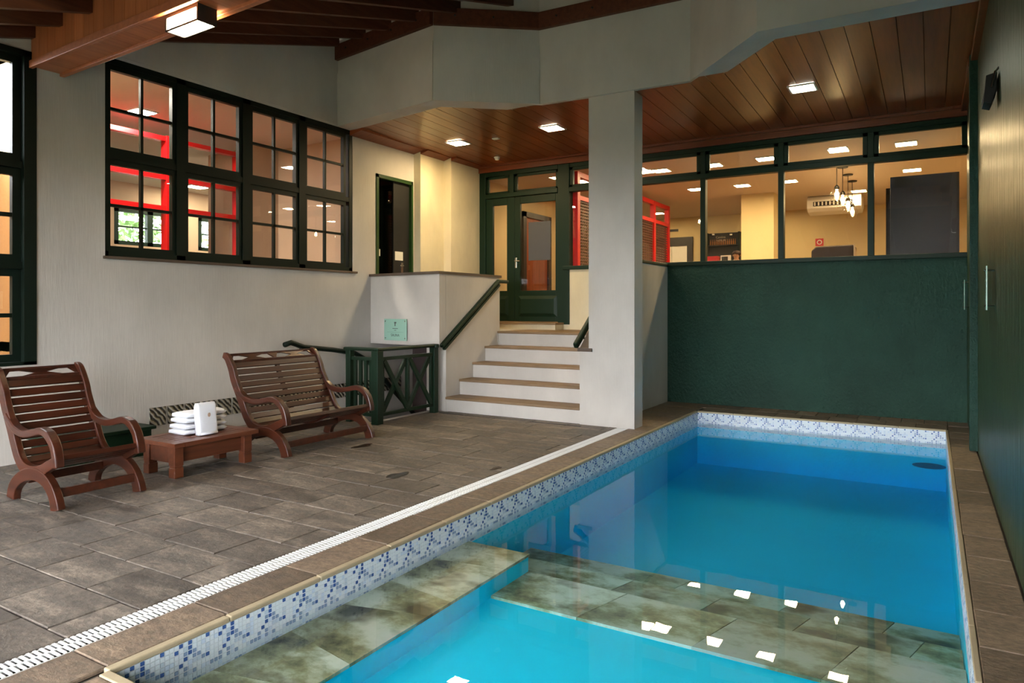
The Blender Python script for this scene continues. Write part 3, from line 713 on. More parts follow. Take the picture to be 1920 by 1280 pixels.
for (a, b_) in ((6.20, ym - 0.02), (ym + 0.02, 7.09)):
    part('brace', MB().bar((RX - 0.008, a, 0.13), (RX - 0.008, b_, 0.735), 0.055, 0.032, (1, 0, 0)), M_GREEN, RL, 0.003)
    part('brace', MB().bar((RX + 0.012, a, 0.735), (RX + 0.012, b_, 0.13), 0.055, 0.032, (1, 0, 0)), M_GREEN, RL, 0.003)
for yy in (6.185, 7.105): part('edge_bar', MB().box(RX - 0.018, RX + 0.018, yy - 0.018, yy + 0.018, 0.125, 0.735), M_GREEN, RL, 0.003)
for k in range(4): part('baluster', MB().box(-5.86 + k * 0.082, -5.86 + k * 0.082 + 0.04, 6.085, 6.115, 0.125, 0.735), M_GREEN, RL, 0.003)
# dark handrail going down along the left wall
BH = thing('basement_handrail', 'black handrail sloping down the wall behind the bench and railing', 'handrail', (XL + 0.07, 5.85, 0.9))
hp = [(XL + 0.07, 5.80, 0.90), (XL + 0.07, 5.90, 0.925), (XL + 0.07, 6.10, 0.86), (XL + 0.07, 6.6, 0.80), (XL + 0.07, 7.0, 0.735), (XL + 0.07, 7.25, 0.62), (XL + 0.07, 7.526, 0.384), (XL + 0.07, 8.26, -0.25)]
part('rail', MB().tube(hp, 0.032, 10), M_GREENDK, BH, 0, True)
for q in (hp[2], hp[4], hp[6]): part('bracket', MB().tube([q, (XL, q[1], q[2] - 0.03)], 0.01), M_BLACK, BH)

# plaque on the parapet
def on_par(u, v):   # point on the slanted front face
    d = Vector((-5.435 - XL, 7.20 - 7.39)).normalized()
    a = (u - 960) / F_PX; best = None
    for k in range(0, 1400):
        x = XL + k * 0.001; yv = 7.39 + (x - XL) * (7.20 - 7.39) / (-5.435 - XL)
        dd = -_s * x + _c * yv; uu = 960 + F_PX * (_c * x + _s * yv) / dd
        if best is None or abs(uu - u) < best[0]: best = (abs(uu - u), x, yv, CAM_H + (HORIZON - v) / F_PX * dd)
    return Vector(best[1:])
p0, p1 = on_par(723, 637), on_par(765, 598)
PQ = thing('plaque', 'pale green glass plaque with small emblem and lettering on the parapet', 'plaque', tuple(p0))
nrm = Vector((-0.139, -0.990, 0)); tx = Vector((0.990, -0.139, 0))
def plate(l0, l1, z0, z1, d0, d1):
    vs = []
    for d in (d0, d1):
        for l, z in ((l0, z0), (l1, z0), (l1, z1), (l0, z1)):
            q = p0 + tx * l + nrm * d; vs.append((q.x, q.y, p0.z + z))
    return MB().add(vs, [(0, 1, 2, 3), (7, 6, 5, 4), (0, 4, 5, 1), (1, 5, 6, 2), (2, 6, 7, 3), (3, 7, 4, 0)])
PWD = (p1 - p0).xy.length; PHT = p1.z - p0.z
part('glass_plate', plate(0, PWD, 0, PHT, 0.018, 0.026), M_MIRRORG, PQ, 0.001)
for l in (0.03, PWD - 0.03):
    for z in (0.03, PHT - 0.03):
        q = p0 + tx * l; q.z = p0.z + z
        part('stud', MB().tube([q, q + nrm * 0.032], 0.009, 10), M_CHROME, PQ)
def text_obj(name, body, size, loc, rot, mat, parent, extrude=0.0006, align='CENTER'):
    cu = bpy.data.curves.new(name, 'FONT'); cu.body = body; cu.size = size; cu.align_x = align; cu.extrude = extrude
    tmp = bpy.data.objects.new('tmp', cu); COL.objects.link(tmp)
    dg = bpy.context.evaluated_depsgraph_get(); me = bpy.data.meshes.new_from_object(tmp.evaluated_get(dg)); bpy.data.objects.remove(tmp)
    me.materials.clear(); me.materials.append(mat); me.name = name
    me.transform(Matrix.Translation(Vector(loc) - root_loc(parent)) @ rot)
    return link(name, me, None, parent)
rz = math.atan2(tx.y, tx.x); RT = Matrix.Rotation(rz, 4, 'Z') @ Matrix.Rotation(math.pi / 2, 4, 'X')
ctr = p0 + tx * PWD / 2 + nrm * 0.0275
text_obj('lettering', 'SAUNA', 0.052, (ctr.x, ctr.y, p0.z + 0.055), RT, M_INK, PQ)
part('divider_line', plate(0.06, PWD - 0.06, 0.112, 0.114, 0.026, 0.0268), M_INK, PQ)
part('emblem', plate(PWD / 2 - 0.012, PWD / 2 + 0.006, 0.195, 0.24, 0.026, 0.0268).add(plate(PWD / 2 - 0.02, PWD / 2 + 0.022, 0.232, 0.252, 0.026, 0.0268).v, [(0, 1, 2, 3), (7, 6, 5, 4), (0, 4, 5, 1), (1, 5, 6, 2), (2, 6, 7, 3), (3, 7, 4, 0)]), M_INK, PQ)
part('emblem_script', plate(PWD / 2 - 0.055, PWD / 2 + 0.055, 0.158, 0.166, 0.026, 0.0268), M_INK, PQ)
part('emblem_script', plate(PWD / 2 - 0.02, PWD / 2 + 0.02, 0.135, 0.142, 0.026, 0.0268), M_INK, PQ)

# ================================================================== WINDOWS AND DOORS
# big gridded window in the left wall: 4 x 2 sashes of four panes
w1 = struct_root('window_1', 'wide dark green gridded window of eight four-pane sashes')
f = MB().box(XL - 0.13, XL - 0.005, W1[0], W1[0] + 0.035, W1[2], W1[3]).box(XL - 0.13, XL - 0.005, W1[1] - 0.06, W1[1], W1[2], W1[3])
f.box(XL - 0.13, XL - 0.005, W1[0], W1[1], W1[2], W1[2] + 0.05).box(XL - 0.13, XL - 0.005, W1[0], W1[1], W1[3] - 0.055, W1[3])
part('frame', f, M_GREENDK, w1)
cols = [(3.72, 4.445), (4.545, 5.265), (5.37, 6.10), (6.20, 6.925)]
for a, b_ in zip(cols, cols[1:]): part('mullion', MB().box(XL - 0.13, XL - 0.005, a[1], b_[0], W1[2], W1[3]), M_GREENDK, w1)
part('transom_bar', MB().box(XL - 0.13, XL - 0.008, W1[0], W1[1], 2.795, 2.855), M_GREENDK, w1)
for (a, b_) in cols:
    for (z0, z1) in ((1.90, 2.795), (2.855, 3.715)):
        i = 0.042
        sa = part('sash', MB().box(XL - 0.075, XL - 0.02, a, a + i, z0, z1).box(XL - 0.075, XL - 0.02, b_ - i, b_, z0, z1).box(XL - 0.075, XL - 0.02, a + i, b_ - i, z0, z0 + i + 0.01).box(XL - 0.075, XL - 0.02, a + i, b_ - i, z1 - i - 0.012, z1), M_GREENDK, w1)
        ym, zm = (a + b_) / 2, (z0 + z1) / 2
        part('muntin', MB().box(XL - 0.065, XL - 0.028, ym - 0.014, ym + 0.014, z0 + i, z1 - i), M_GREENDK, sa)
        part('muntin', MB().box(XL - 0.065, XL - 0.028, a + i, b_ - i, zm - 0.014, zm + 0.014), M_GREENDK, sa)
        for (p, q) in ((a + i, ym - 0.014), (ym + 0.014, b_ - i)):
            for (r, s_) in ((z0 + i, zm - 0.014), (zm + 0.014, z1 - i)):
                part('pane', MB().box(XL - 0.049, XL - 0.045, p, q, r, s_), M_PANE, sa)
part('sill', MB().box(XL - 0.1, XL + 0.03, W1[0] - 0.02, W1[1] + 0.07, W1[2] - 0.028, W1[2]), M_STONECAP, w1, 0.004)

# tall window at the left edge
w2 = struct_root('window_2', 'tall dark green window with orange-lit panes at the wall end')
f = MB()
for (a, b_) in ((TW[0], TW[0] + 0.11), (TW[1] - 0.10, TW[1])): f.box(XL - 0.16, XL + 0.012, a, b_, TW[2], TW[3])
f.box(XL - 0.16, XL + 0.012, TW[0], TW[1], TW[3] - 0.05, TW[3]).box(XL - 0.16, XL + 0.012, TW[0], TW[1], TW[2], TW[2] + 0.03)
part('frame', f, M_GREENDK, w2)
for z in (2.60, 1.72): part('transom_bar', MB().box(XL - 0.15, XL - 0.02, TW[0] + 0.1, TW[1] - 0.09, z - 0.03, z + 0.03), M_GREENDK, w2)
ym = (TW[0] + TW[1]) / 2 - 0.03
for (z0, z1, two) in ((2.63, 3.55, False), (1.75, 2.57, True), (0.88, 1.69, True)):
    for (a, b_) in ((TW[0] + 0.11, ym), (ym, TW[1] - 0.10)):
        i = 0.065
        sa = part('sash', MB().box(XL - 0.10, XL - 0.05, a, a + i, z0, z1).box(XL - 0.10, XL - 0.05, b_ - i, b_, z0, z1).box(XL - 0.10, XL - 0.05, a + i, b_ - i, z0, z0 + i).box(XL - 0.10, XL - 0.05, a + i, b_ - i, z1 - i, z1), M_GREENDK, w2)
        zm = (z0 + z1) / 2
        if two:
            part('muntin', MB().box(XL - 0.09, XL - 0.055, a + i, b_ - i, zm - 0.018, zm + 0.018), M_GREENDK, sa)
            part('pane', MB().box(XL - 0.077, XL - 0.073, a + i, b_ - i, z0 + i, zm - 0.018), M_PANE, sa); part('pane', MB().box(XL - 0.077, XL - 0.073, a + i, b_ - i, zm + 0.018, z1 - i), M_PANE, sa)
        else:
            part('pane', MB().box(XL - 0.077, XL - 0.073, a + i, b_ - i, z0 + i, z1 - i), M_PANE, sa)

# window strip over the green wall: mullions, transom lights, lower panes
w3 = struct_root('window_3', 'dark green window strip with transom lights above the green wall')
part('sill', MB().box(-4.95, XR, YB - 0.035, YB + 0.14, SILL_Z, 2.005), M_GREEN, w3, 0.008)
part('head', MB().box(-4.95, XR, YB - 0.01, YB + 0.10, 3.545, STRIP_TOP), M_GREEN, w3, 0.004)
part('transom_bar', MB().box(-4.95, XR, YB - 0.015, YB + 0.10, 3.165, 3.235), M_GREEN, w3, 0.004)
mull = [-4.94, -3.83, -2.752, -1.712, -0.648, 0.376]
for i, x in enumerate(mull):
    if i: part('mullion', MB().box(x - 0.036 if i < 5 else x - 0.012, x + 0.036 if i < 5 else XR, YB - 0.012, YB + 0.10, 2.005, 3.545), M_GREEN, w3, 0.004)
for x0, x1 in zip(mull, mull[1:]):
    a, b_ = x0 + 0.036, x1 - 0.036
    if x0 < -4.9: a = -4.84
    if x1 > 0.3: b_ = x1 - 0.012
    sa = part('transom_light', MB().box(a, a + 0.055, YB + 0.0, YB + 0.06, 3.235, 3.545).box(b_ - 0.055, b_, YB, YB + 0.06, 3.235, 3.545).box(a, b_, YB, YB + 0.06, 3.235, 3.275).box(a, b_, YB, YB + 0.06, 3.50, 3.545), M_GREEN, w3, 0.003)
    part('pane', MB().box(a + 0.05, b_ - 0.05, YB + 0.03, YB + 0.034, 3.27, 3.505), M_PANE, sa)
    part('pane', MB().box(a - 0.002, b_ + 0.002, YB + 0.04, YB + 0.045, 2.003, 3.168), M_PANE, w3)
# double door with transom
d1 = struct_root('door_1', 'dark green glazed double door with transom lights at the top of the steps')
fr_ = MB().box(-6.52, -6.40, YB - 0.02, YB + 0.12, 1.09, STRIP_TOP).box(-5.04, -4.84, YB - 0.02, YB + 0.12, 1.09, STRIP_TOP)
fr_.box(-6.40, -5.04, YB - 0.02, YB + 0.12, 3.535, STRIP_TOP).box(-6.40, -5.04, YB - 0.035, YB + 0.12, 3.17, 3.24).box(-5.93, -5.85, YB - 0.02, YB + 0.12, 3.24, 3.54)
part('frame', fr_, M_GREEN, d1, 0.005)
for a, b_ in ((-6.40, -5.93), (-5.85, -5.04)):
    t_ = part('transom_light', MB().box(a, a + 0.05, YB + 0.01, YB + 0.05, 3.24, 3.535).box(b_ - 0.05, b_, YB + 0.01, YB + 0.05, 3.24, 3.535).box(a, b_, YB + 0.01, YB + 0.05, 3.24, 3.275).box(a, b_, YB + 0.01, YB + 0.05, 3.495, 3.535), M_GREEN, d1, 0.003)
    part('pane', MB().box(a + 0.05, b_ - 0.05, YB + 0.028, YB + 0.032, 3.27, 3.50), M_PANE, t_)
for a, b_, gl0, gl1 in ((-6.40, -5.845, -6.265, -5.99), (-5.84, -5.04, -5.735, -5.09)):
    lf = part('door_leaf', MB().box(a, gl0, YB + 0.0, YB + 0.05, 1.13, 3.165).box(gl1, b_, YB, YB + 0.05, 1.13, 3.165).box(gl0, gl1, YB, YB + 0.05, 3.05, 3.165).box(gl0, gl1, YB, YB + 0.05, 1.13, 1.63), M_GREEN, d1, 0.004)
    part('pane', MB().box(gl0, gl1, YB + 0.024, YB + 0.028, 1.63, 3.05), M_PANE, lf)
    m_ = 0.05; x0, x1, z0, z1 = gl0 - 0.03, gl1 + 0.03, 1.21, 1.545
    part('raised_panel', MB().add([(x0, YB, z0), (x1, YB, z0), (x1, YB, z1), (x0, YB, z1), (x0 + m_, YB - 0.02, z0 + m_), (x1 - m_, YB - 0.02, z0 + m_), (x1 - m_, YB - 0.02, z1 - m_), (x0 + m_, YB - 0.02, z1 - m_)],
         [(4, 5, 6, 7), (0, 1, 5, 4), (1, 2, 6, 5), (2, 3, 7, 6), (3, 0, 4, 7)]), M_GREEN, lf)
hd = part('lever_handle', MB().box(-5.83, -5.795, YB - 0.012, YB, 2.00, 2.17), M_CHROME, d1, 0.01)
part('lever', MB().tube([(-5.812, YB - 0.01, 2.115), (-5.812, YB - 0.05, 2.115), (-5.72, YB - 0.055, 2.112)], 0.009), M_CHROME, hd)
part('notice', MB().box(-5.59, -5.19, YB + 0.018, YB + 0.0235, 2.115, 2.735), M_PANEFROST, d1)['label'] = 'grey film sheet on the door glass'
# dark glazed door on the landing
d2 = struct_root('door_2', 'dark glazed green-framed door on the landing beside the parapet')
part('frame', MB().box(XL - 0.1, XL + 0.015, D2[0], D2[0] + 0.05, D2[2], D2[3]).box(XL - 0.1, XL + 0.015, D2[1] - 0.04, D2[1], D2[2], D2[3]).box(XL - 0.1, XL + 0.015, D2[0], D2[1], D2[3] - 0.05, D2[3]), simple('bright_green_frame', rgb(32, 62, 20), 0.35), d2)
part('pane', MB().box(XL - 0.06, XL - 0.05, D2[0] + 0.05, D2[1] - 0.04, D2[2], D2[3] - 0.05), M_PANEDARK, d2)
part('meeting_stile', MB().box(XL - 0.075, XL - 0.035, D2[0] + 0.42, D2[1] - 0.04, D2[2], D2[3] - 0.05), M_BLACK, d2)
part('paper_notice', MB().box(XL - 0.049, XL - 0.047, 7.56, 7.645, 2.10, 2.20), M_OFFWHITE, d2)
part('paper_notice', MB().box(XL - 0.034, XL - 0.03, 7.95, 8.13, 2.06, 2.19), M_OFFWHITE, d2)
lk = part('lock_plate', MB().box(XL - 0.034, XL - 0.026, 8.08, 8.13, 1.87, 2.03), M_CHROME, d2)
part('lever', MB().tube([(XL - 0.03, 8.1, 1.98), (XL + 0.01, 8.1, 1.98), (XL + 0.01, 8.02, 1.98)], 0.008), M_CHROME, lk)
part('darkening_board', MB().box(XL - 0.195, XL - 0.18, D2[0], D2[1], D2[2], D2[3]), M_BLACK, d2)  # black board added behind the glass to make it look dark

# ================================================================== LOUNGE CHAIR AND BENCH (same plantation design)
POST = smooth_curve([(-5.855, 0.895), (-5.80, 0.865), (-5.735, 0.76), (-5.70, 0.665), (-5.645, 0.565), (-5.595, 0.475), (-5.55, 0.385), (-5.50, 0.305), (-5.43, 0.245), (-5.33, 0.222), (-5.20, 0.238), (-5.09, 0.282), (-4.985, 0.330)], 5)
ARM = smooth_curve([(-5.665, 0.585), (-5.60, 0.535), (-5.52, 0.490), (-5.41, 0.474), (-5.29, 0.490), (-5.18, 0.513), (-5.09, 0.495), (-5.02, 0.435), (-4.985, 0.355), (-4.975, 0.285)], 5)
ARCH = smooth_curve([(-4.980, 0.0), (-5.000, 0.065), (-5.050, 0.135), (-5.135, 0.190), (-5.265, 0.212), (-5.42, 0.180), (-5.53, 0.115), (-5.575, 0.055), (-5.588, 0.0)], 5)
def arc_table(pts):
    L = [0.0]
    for a, b_ in zip(pts, pts[1:]): L.append(L[-1] + math.hypot(b_[0] - a[0], b_[1] - a[1]))
    return L
PL = arc_table(POST)
def on_post(s_):
    s_ = min(max(s_, 0), PL[-1])
    for i in range(len(PL) - 1):
        if PL[i] <= s_ <= PL[i + 1]:
            t = (s_ - PL[i]) / (PL[i + 1] - PL[i]); a, b_ = POST[i], POST[i + 1]
            return (a[0] + (b_[0] - a[0]) * t, a[1] + (b_[1] - a[1]) * t), Vector((b_[0] - a[0], b_[1] - a[1])).normalized()
def lounge(name, label, cat, y0, y1, center_rib, dx=0.0):
    t = thing(name, label, cat, (-5.3 + dx, (y0 + y1) / 2, 0))
    def sh(mb):
        for p in mb.v: p.x += dx
        return mb
    fw_ = 0.042
    n = len(POST); wid = [0.055 + 0.03 * min(1, i / 12) - (0.018 * max(0, (i - 44)) / 16 if i > 44 else 0) for i in range(n)]
    for (a, b_) in ((y0, y0 + fw_), (y1 - fw_, y1)):
        part('side_frame', sh(MB().ribbon(POST, wid, a, b_)), M_CHAIRF, t, 0.006)
        part('armrest', sh(MB().ribbon(ARM, [0.05 if i < 30 else 0.055 for i in range(len(ARM))], a - 0.008, b_ + 0.008)), M_CHAIRF, t, 0.008)
        m_ = len(ARCH); part('leg_arch', sh(MB().ribbon(ARCH, [0.105 - 0.02 * math.sin(math.pi * i / (m_ - 1)) for i in range(m_)], a - 0.004, b_ + 0.004)), M_CHAIRF, t, 0.006)
    a, b_ = y0 + fw_, y1 - fw_
    def slat(s_, w_, th, nm='slat'):
        (x, z), d = on_post(s_); nn = Vector((-d.y, d.x)) * 0.012
        h = d * w_ / 2; k = Vector((-d.y, d.x)) * th / 2
        c_ = Vector((x, z)) + nn
        return part(nm, sh(MB().prism([tuple(c_ - h - k), tuple(c_ + h - k), tuple(c_ + h + k), tuple(c_ - h + k)], 'y', a, b_)), M_CHAIR, t, 0.003)
    # top rail with diamond lattice and triangular openings
    (x0, z0), d0 = on_post(0.012); (x1, z1), d1_ = on_post(0.105)
    tr_ = part('top_rail', sh(MB().bar((x0, a, z0), (x0, b_, z0), 0.03, 0.026).bar((x1, a, z1), (x1, b_, z1), 0.03, 0.026)), M_CHAIRF, t, 0.004)
    nc = 2 if center_rib else 1; seg = (b_ - a) / nc
    def tri(p, q, r):   # flat infill between the two rails; coordinates (y, f) with f 0 top .. 1 bottom
        vs = []
        for off in (-0.008, 0.008):
            for (yy, f_) in (p, q, r):
                vs.append((x0 + (x1 - x0) * f_ + off, yy, z0 + (z1 - z0) * f_ + off * 0.4))
        return sh(MB().add(vs, [(0, 1, 2), (5, 4, 3), (0, 3, 4, 1), (1, 4, 5, 2), (2, 5, 3, 0)]))
    for k in range(nc):
        l, r = a + k * seg, a + (k + 1) * seg; mid = (l + r) / 2; e = seg * 0.13
        part('infill', tri((l + e, 0.0), (r - e, 0.0), (mid, 0.62)), M_CHAIR, tr_)
        part('infill', tri((l + e, 1.0), (r - e, 1.0), (mid, 0.38)), M_CHAIR, tr_)
        part('infill', tri((l, 0.0), (l, 1.0), (l + e, 0.0)), M_CHAIR, tr_); part('infill', tri((r, 0.0), (r, 1.0), (r - e, 0.0)), M_CHAIR, tr_)
    s_ = 0.155
    while s_ < PL[-1] - 0.05:
        slat(s_, 0.053, 0.018); s_ += 0.0665
    slat(PL[-1] - 0.012, 0.055, 0.035, 'front_rail')
    if center_rib:
        ym_ = (a + b_) / 2
        pts_ = [(p[0] - 0.012, p[1] - 0.006) for p in POST[6:]]
        part('center_rib', sh(MB().ribbon(pts_, [0.028] * len(pts_), ym_ - 0.02, ym_ + 0.02)), M_CHAIRF, t)
    part('stretcher', sh(MB().box(-5.035, -5.005, a, b_, 0.075, 0.135)), M_CHAIRF, t, 0.004)
    part('stretcher', sh(MB().box(-5.45, -5.42, a, b_, 0.12, 0.18)), M_CHAIRF, t, 0.004)
    return t
lounge('lounge_chair', 'dark varnished wooden lounge chair with slatted curved back and scroll arms', 'chair', 2.385, 2.985, False)
lounge('garden_bench', 'wide dark wooden two-seat bench with slatted back beside the green railing', 'bench', 4.305, 5.44, True)

# ---- low table with towels
TB = thing('low_table', 'low reddish wooden table with grooved legs holding white towels', 'table', (-5.32, 3.68, 0))
tx0, tx1, ty0, ty1, tz = -5.58, -5.06, 3.29, 4.085, 0.285
part('top_frame', MB().box(tx0, tx1, ty0, ty0 + 0.09, tz - 0.035, tz).box(tx0, tx1, ty1 - 0.09, ty1, tz - 0.035, tz).box(tx0, tx0 + 0.08, ty0 + 0.09, ty1 - 0.09, tz - 0.035, tz).box(tx1 - 0.08, tx1, ty0 + 0.09, ty1 - 0.09, tz - 0.035, tz), M_TABLE, TB, 0.003)
for k in range(5):
    xx = tx0 + 0.084 + k * 0.0716
    part('top_slat', MB().box(xx, xx + 0.064, ty0 + 0.09, ty1 - 0.09, tz - 0.03, tz - 0.002), M_TABLE, TB, 0.003)
for xx in (tx0 + 0.05, tx1 - 0.125):
    for yy in (ty0 + 0.03, ty1 - 0.115):
        lg = part('leg', MB().box(xx, xx + 0.08, yy, yy + 0.08, 0.0, 0.082).box(xx, xx + 0.08, yy, yy + 0.08, 0.096, tz - 0.035), M_TABLE, TB, 0.006)
        part('groove_neck', MB().box(xx + 0.006, xx + 0.074, yy + 0.006, yy + 0.074, 0.08, 0.098), M_TABLE, lg)
part('apron', MB().box(tx1 - 0.12, tx1 - 0.09, ty0 + 0.1, ty1 - 0.1, 0.115, tz - 0.035), M_TABLE, TB, 0.003)
part('apron', MB().box(tx0 + 0.06, tx0 + 0.09, ty0 + 0.1, ty1 - 0.1, 0.115, tz - 0.035), M_TABLE, TB, 0.003)
for yy in (ty0 + 0.045, ty1 - 0.075): part('apron', MB().box(tx0 + 0.12, tx1 - 0.12, yy, yy + 0.03, 0.115, tz - 0.035), M_TABLE, TB, 0.003)
def towel(name, label, cx, cy, z0, lx, ly, h, layers, group, upright=False):
    """folded towel: stacked soft layers joined by a rounded fold on one side"""
    mb = MB(); n = 40; prof = []
    for k in range(n):           # rounded-rectangle section with a slight sag
        t = 2 * math.pi * k / n; e = 3.2
        cx_, cz_ = math.copysign(abs(math.cos(t)) ** (2 / e), math.cos(t)), math.copysign(abs(math.sin(t)) ** (2 / e), math.sin(t))
        prof.append((cx_ * lx / 2, h / 2 + cz_ * h / 2))
    rows = 12; vs = []; fs = []
    for r in range(rows + 1):
        f_ = r / rows; yy = (f_ - 0.5) * ly; taper = 1 - 0.10 * abs(2 * f_ - 1) ** 4
        for k, (a, b_) in enumerate(prof):
            wob = 0.004 * math.sin(9 * f_ + k * 0.4) + (0.006 * math.sin(layers * math.pi * 2 * b_ / h) if r in (0, rows) else 0)
            zz = max(0.0, h / 2 + (b_ - h / 2) * taper + wob * 0.6) if b_ > 0.25 * h else max(0.0, b_)
            vs.append((cx + a * taper, cy + yy + (0.010 * math.cos(layers * math.pi * b_ / h * 2) if r in (0, rows) else 0), z0 + zz))
    m_ = len(prof)
    for r in range(rows): fs += [(r * m_ + k, r * m_ + (k + 1) % m_, (r + 1) * m_ + (k + 1) % m_, (r + 1) * m_ + k) for k in range(m_)]
    fs += [tuple(range(m_ - 1, -1, -1)), tuple(range(rows * m_, (rows + 1) * m_))]
    mb.add(vs, fs)
    return solo(name, mb, M_TOWEL, label, 'towel', group, 0, True)
def towel_stack(label, cx, cy, z0, lx, ly, hh):
    t = thing('folded_towel', label, 'towel', (cx, cy, z0), 'white towels on the table')
    for j, (k, dy) in enumerate(((1.0, 0.0), (0.985, 0.006))):
        o = towel('layer', 'x', cx, cy + dy, z0 + j * hh * 0.49, lx * k, ly * k, hh * 0.52, 2, None)
        for key in ('label', 'category'): del o[key]
        o.parent = t; o.location = o.location - Vector((cx, cy, z0))
    return t
towel_stack('folded white towel lying flat on the table under another towel', -5.42, 3.745, tz, 0.25, 0.39, 0.088)
towel_stack('folded white towel lying on top of another towel', -5.425, 3.755, tz + 0.0935, 0.24, 0.37, 0.088)
# the towel standing in front: a folded slab leaning back on the stack
tp = MB(); n = 14; lw_ = 0.168; ht = 0.272
vs = []; fs = []
prof = [(0.0, 0.0), (0.032, 0.0), (0.050, 0.012), (0.052, 0.035), (0.046, 0.10), (0.042, 0.2), (0.034, 0.248), (0.014, 0.268), (-0.010, 0.268), (-0.026, 0.25), (-0.03, 0.2), (-0.026, 0.1), (-0.02, 0.03), (-0.012, 0.004)]
for r in range(n + 1):
    f_ = r / n; e = 1 - 0.12 * abs(2 * f_ - 1) ** 6
    for (a, z) in prof: vs.append((-5.245 + a * e - 0.03 * z, 3.69 + (f_ - 0.5) * lw_ + 0.004 * math.sin(z * 25), tz + z * (0.985 + 0.015 * e)))
m_ = len(prof)
for r in range(n): fs += [(r * m_ + k, r * m_ + (k + 1) % m_, (r + 1) * m_ + (k + 1) % m_, (r + 1) * m_ + k) for k in range(m_)]
fs += [tuple(range(m_ - 1, -1, -1)), tuple(range(n * m_, (n + 1) * m_))]
tp.add(vs, fs)
TW_ = thing('standing_towel', 'white folded towel standing upright in front of the stack with small emblem', 'towel', (-5.23, 3.69, tz), 'white towels on the table')
part('cloth', tp, M_TOWEL, TW_, 0, True)
part('fold_lip', MB().tube([(-5.195, 3.69 - 0.078, tz + 0.014), (-5.186, 3.69, tz + 0.016), (-5.195, 3.69 + 0.078, tz + 0.014)], 0.011, 8), M_TOWEL, TW_, 0, True)
em = part('emblem', MB().lathe([(0.001, 0.002), (0.012, 0.002), (0.014, 0.0)][::-1], (0, 0, 0), 12), simple('beige_thread', rgb(188, 160, 140), 0.9), TW_)
for v_ in em.data.vertices:
    c_ = v_.co + Vector((-5.23, 3.69, tz)); v_.co = Vector((0.036 + c_.z * 1.0, c_.x * 1.0, 0.168 + c_.y * 1.3))

# green low box behind the chair
GB = thing('green_box', 'low dark green wooden box against the wall behind the lounge chair', 'box', (-6.3, 3.25, 0))
part('body', MB().box(-6.55, -6.16, 2.95, 3.78, 0.0, 0.235), M_GREEN, GB, 0.006)
part('lid', MB().box(-6.58, -6.13, 2.92, 3.81, 0.235, 0.265), M_GREEN, GB, 0.006)

# damp stains on the deck
for (u, v_, rx, ry, nm) in ((680, 836, 0.13, 0.05, 'dark damp stain on the stone in front of the bench'), (745, 891, 0.12, 0.06, 'dark oval damp stain on the stone between bench and pool'), (930, 878, 0.07, 0.03, 'small dark damp stain on the stone beside the grate')):
    c_ = pt(u, v_); n = 26; vs = []
    for k in range(n):
        t = 2 * math.pi * k / n; q = 1 + 0.16 * math.sin(3 * t + u) + 0.10 * math.sin(5 * t + v_)
        vs.append((c_.x + math.cos(t) * ry * q, c_.y + math.sin(t) * rx * q, 0.0025))
    mb = MB().add(vs + [(c_.x, c_.y, 0.0035)], [(k, (k + 1) % n, n) for k in range(n)])
    solo('damp_stain', mb, M_STAIN, nm, 'stain')

# ================================================================== LAMPS IN THE POOL ROOM
def panel_light(x, y, z, s_, mat, label, group=None, cat='ceiling light', fr=0.02):
    t = thing('ceiling_light', label, cat, (x, y, z), group)
    h = s_ / 2
    part('frame', MB().box(x - h - fr, x + h + fr, y - h - fr, y - h, z - 0.012, z + 0.004).box(x - h - fr, x + h + fr, y + h, y + h + fr, z - 0.012, z + 0.004).box(x - h - fr, x - h, y - h, y + h, z - 0.012, z + 0.004).box(x + h, x + h + fr, y - h, y + h, z - 0.012, z + 0.004), M_OFFWHITE, t)
    part('diffuser', MB().box(x - h, x + h, y - h, y + h, z - 0.008, z + 0.002), mat, t)
    return t
panel_light(-5.88, 8.24, ceil_z(8.24) - 0.005, 0.24, M_LAMPW, 'square warm ceiling panel light nearest the landing wall')
panel_light(-4.32, 8.21, ceil_z(8.21) - 0.005, 0.24, M_LAMPC, 'square white ceiling panel light above the steps beside the pillar')
panel_light(-1.20, 8.13, ceil_z(8.13) - 0.005, 0.24, M_LAMPP, 'square bright ceiling panel light above the far end of the pool')
q = pt(932, 294, ceil_z(9.1)); SD = thing('smoke_detector', 'round white smoke detector on the wood ceiling before the door', 'detector', (q.x, q.y, ceil_z(q.y)))
part('base', MB().lathe([(0.045, -0.02), (0.05, 0.0)], (q.x, q.y, ceil_z(q.y)), 20), M_OFFWHITE, SD)
part('cap', MB().lathe([(0.02, -0.05), (0.034, -0.042), (0.036, -0.02)], (q.x, q.y, ceil_z(q.y)), 20), M_OFFWHITE, SD)
q = pt(930, 259, ceil_z(8.2)); z = ceil_z(q.y)
VT = thing('ceiling_vent', 'small pale rectangular vent between the two landing ceiling lights', 'vent', (q.x, q.y, z))
part('plate', MB().box(q.x - 0.05, q.x + 0.05, q.y - 0.03, q.y + 0.03, z - 0.012, z), M_OFFWHITE, VT)
for k in range(3): part('louvre', MB().box(q.x - 0.04, q.x + 0.04, q.y - 0.022 + k * 0.018, q.y - 0.014 + k * 0.018, z - 0.016, z - 0.012), M_OFFWHITE, VT)
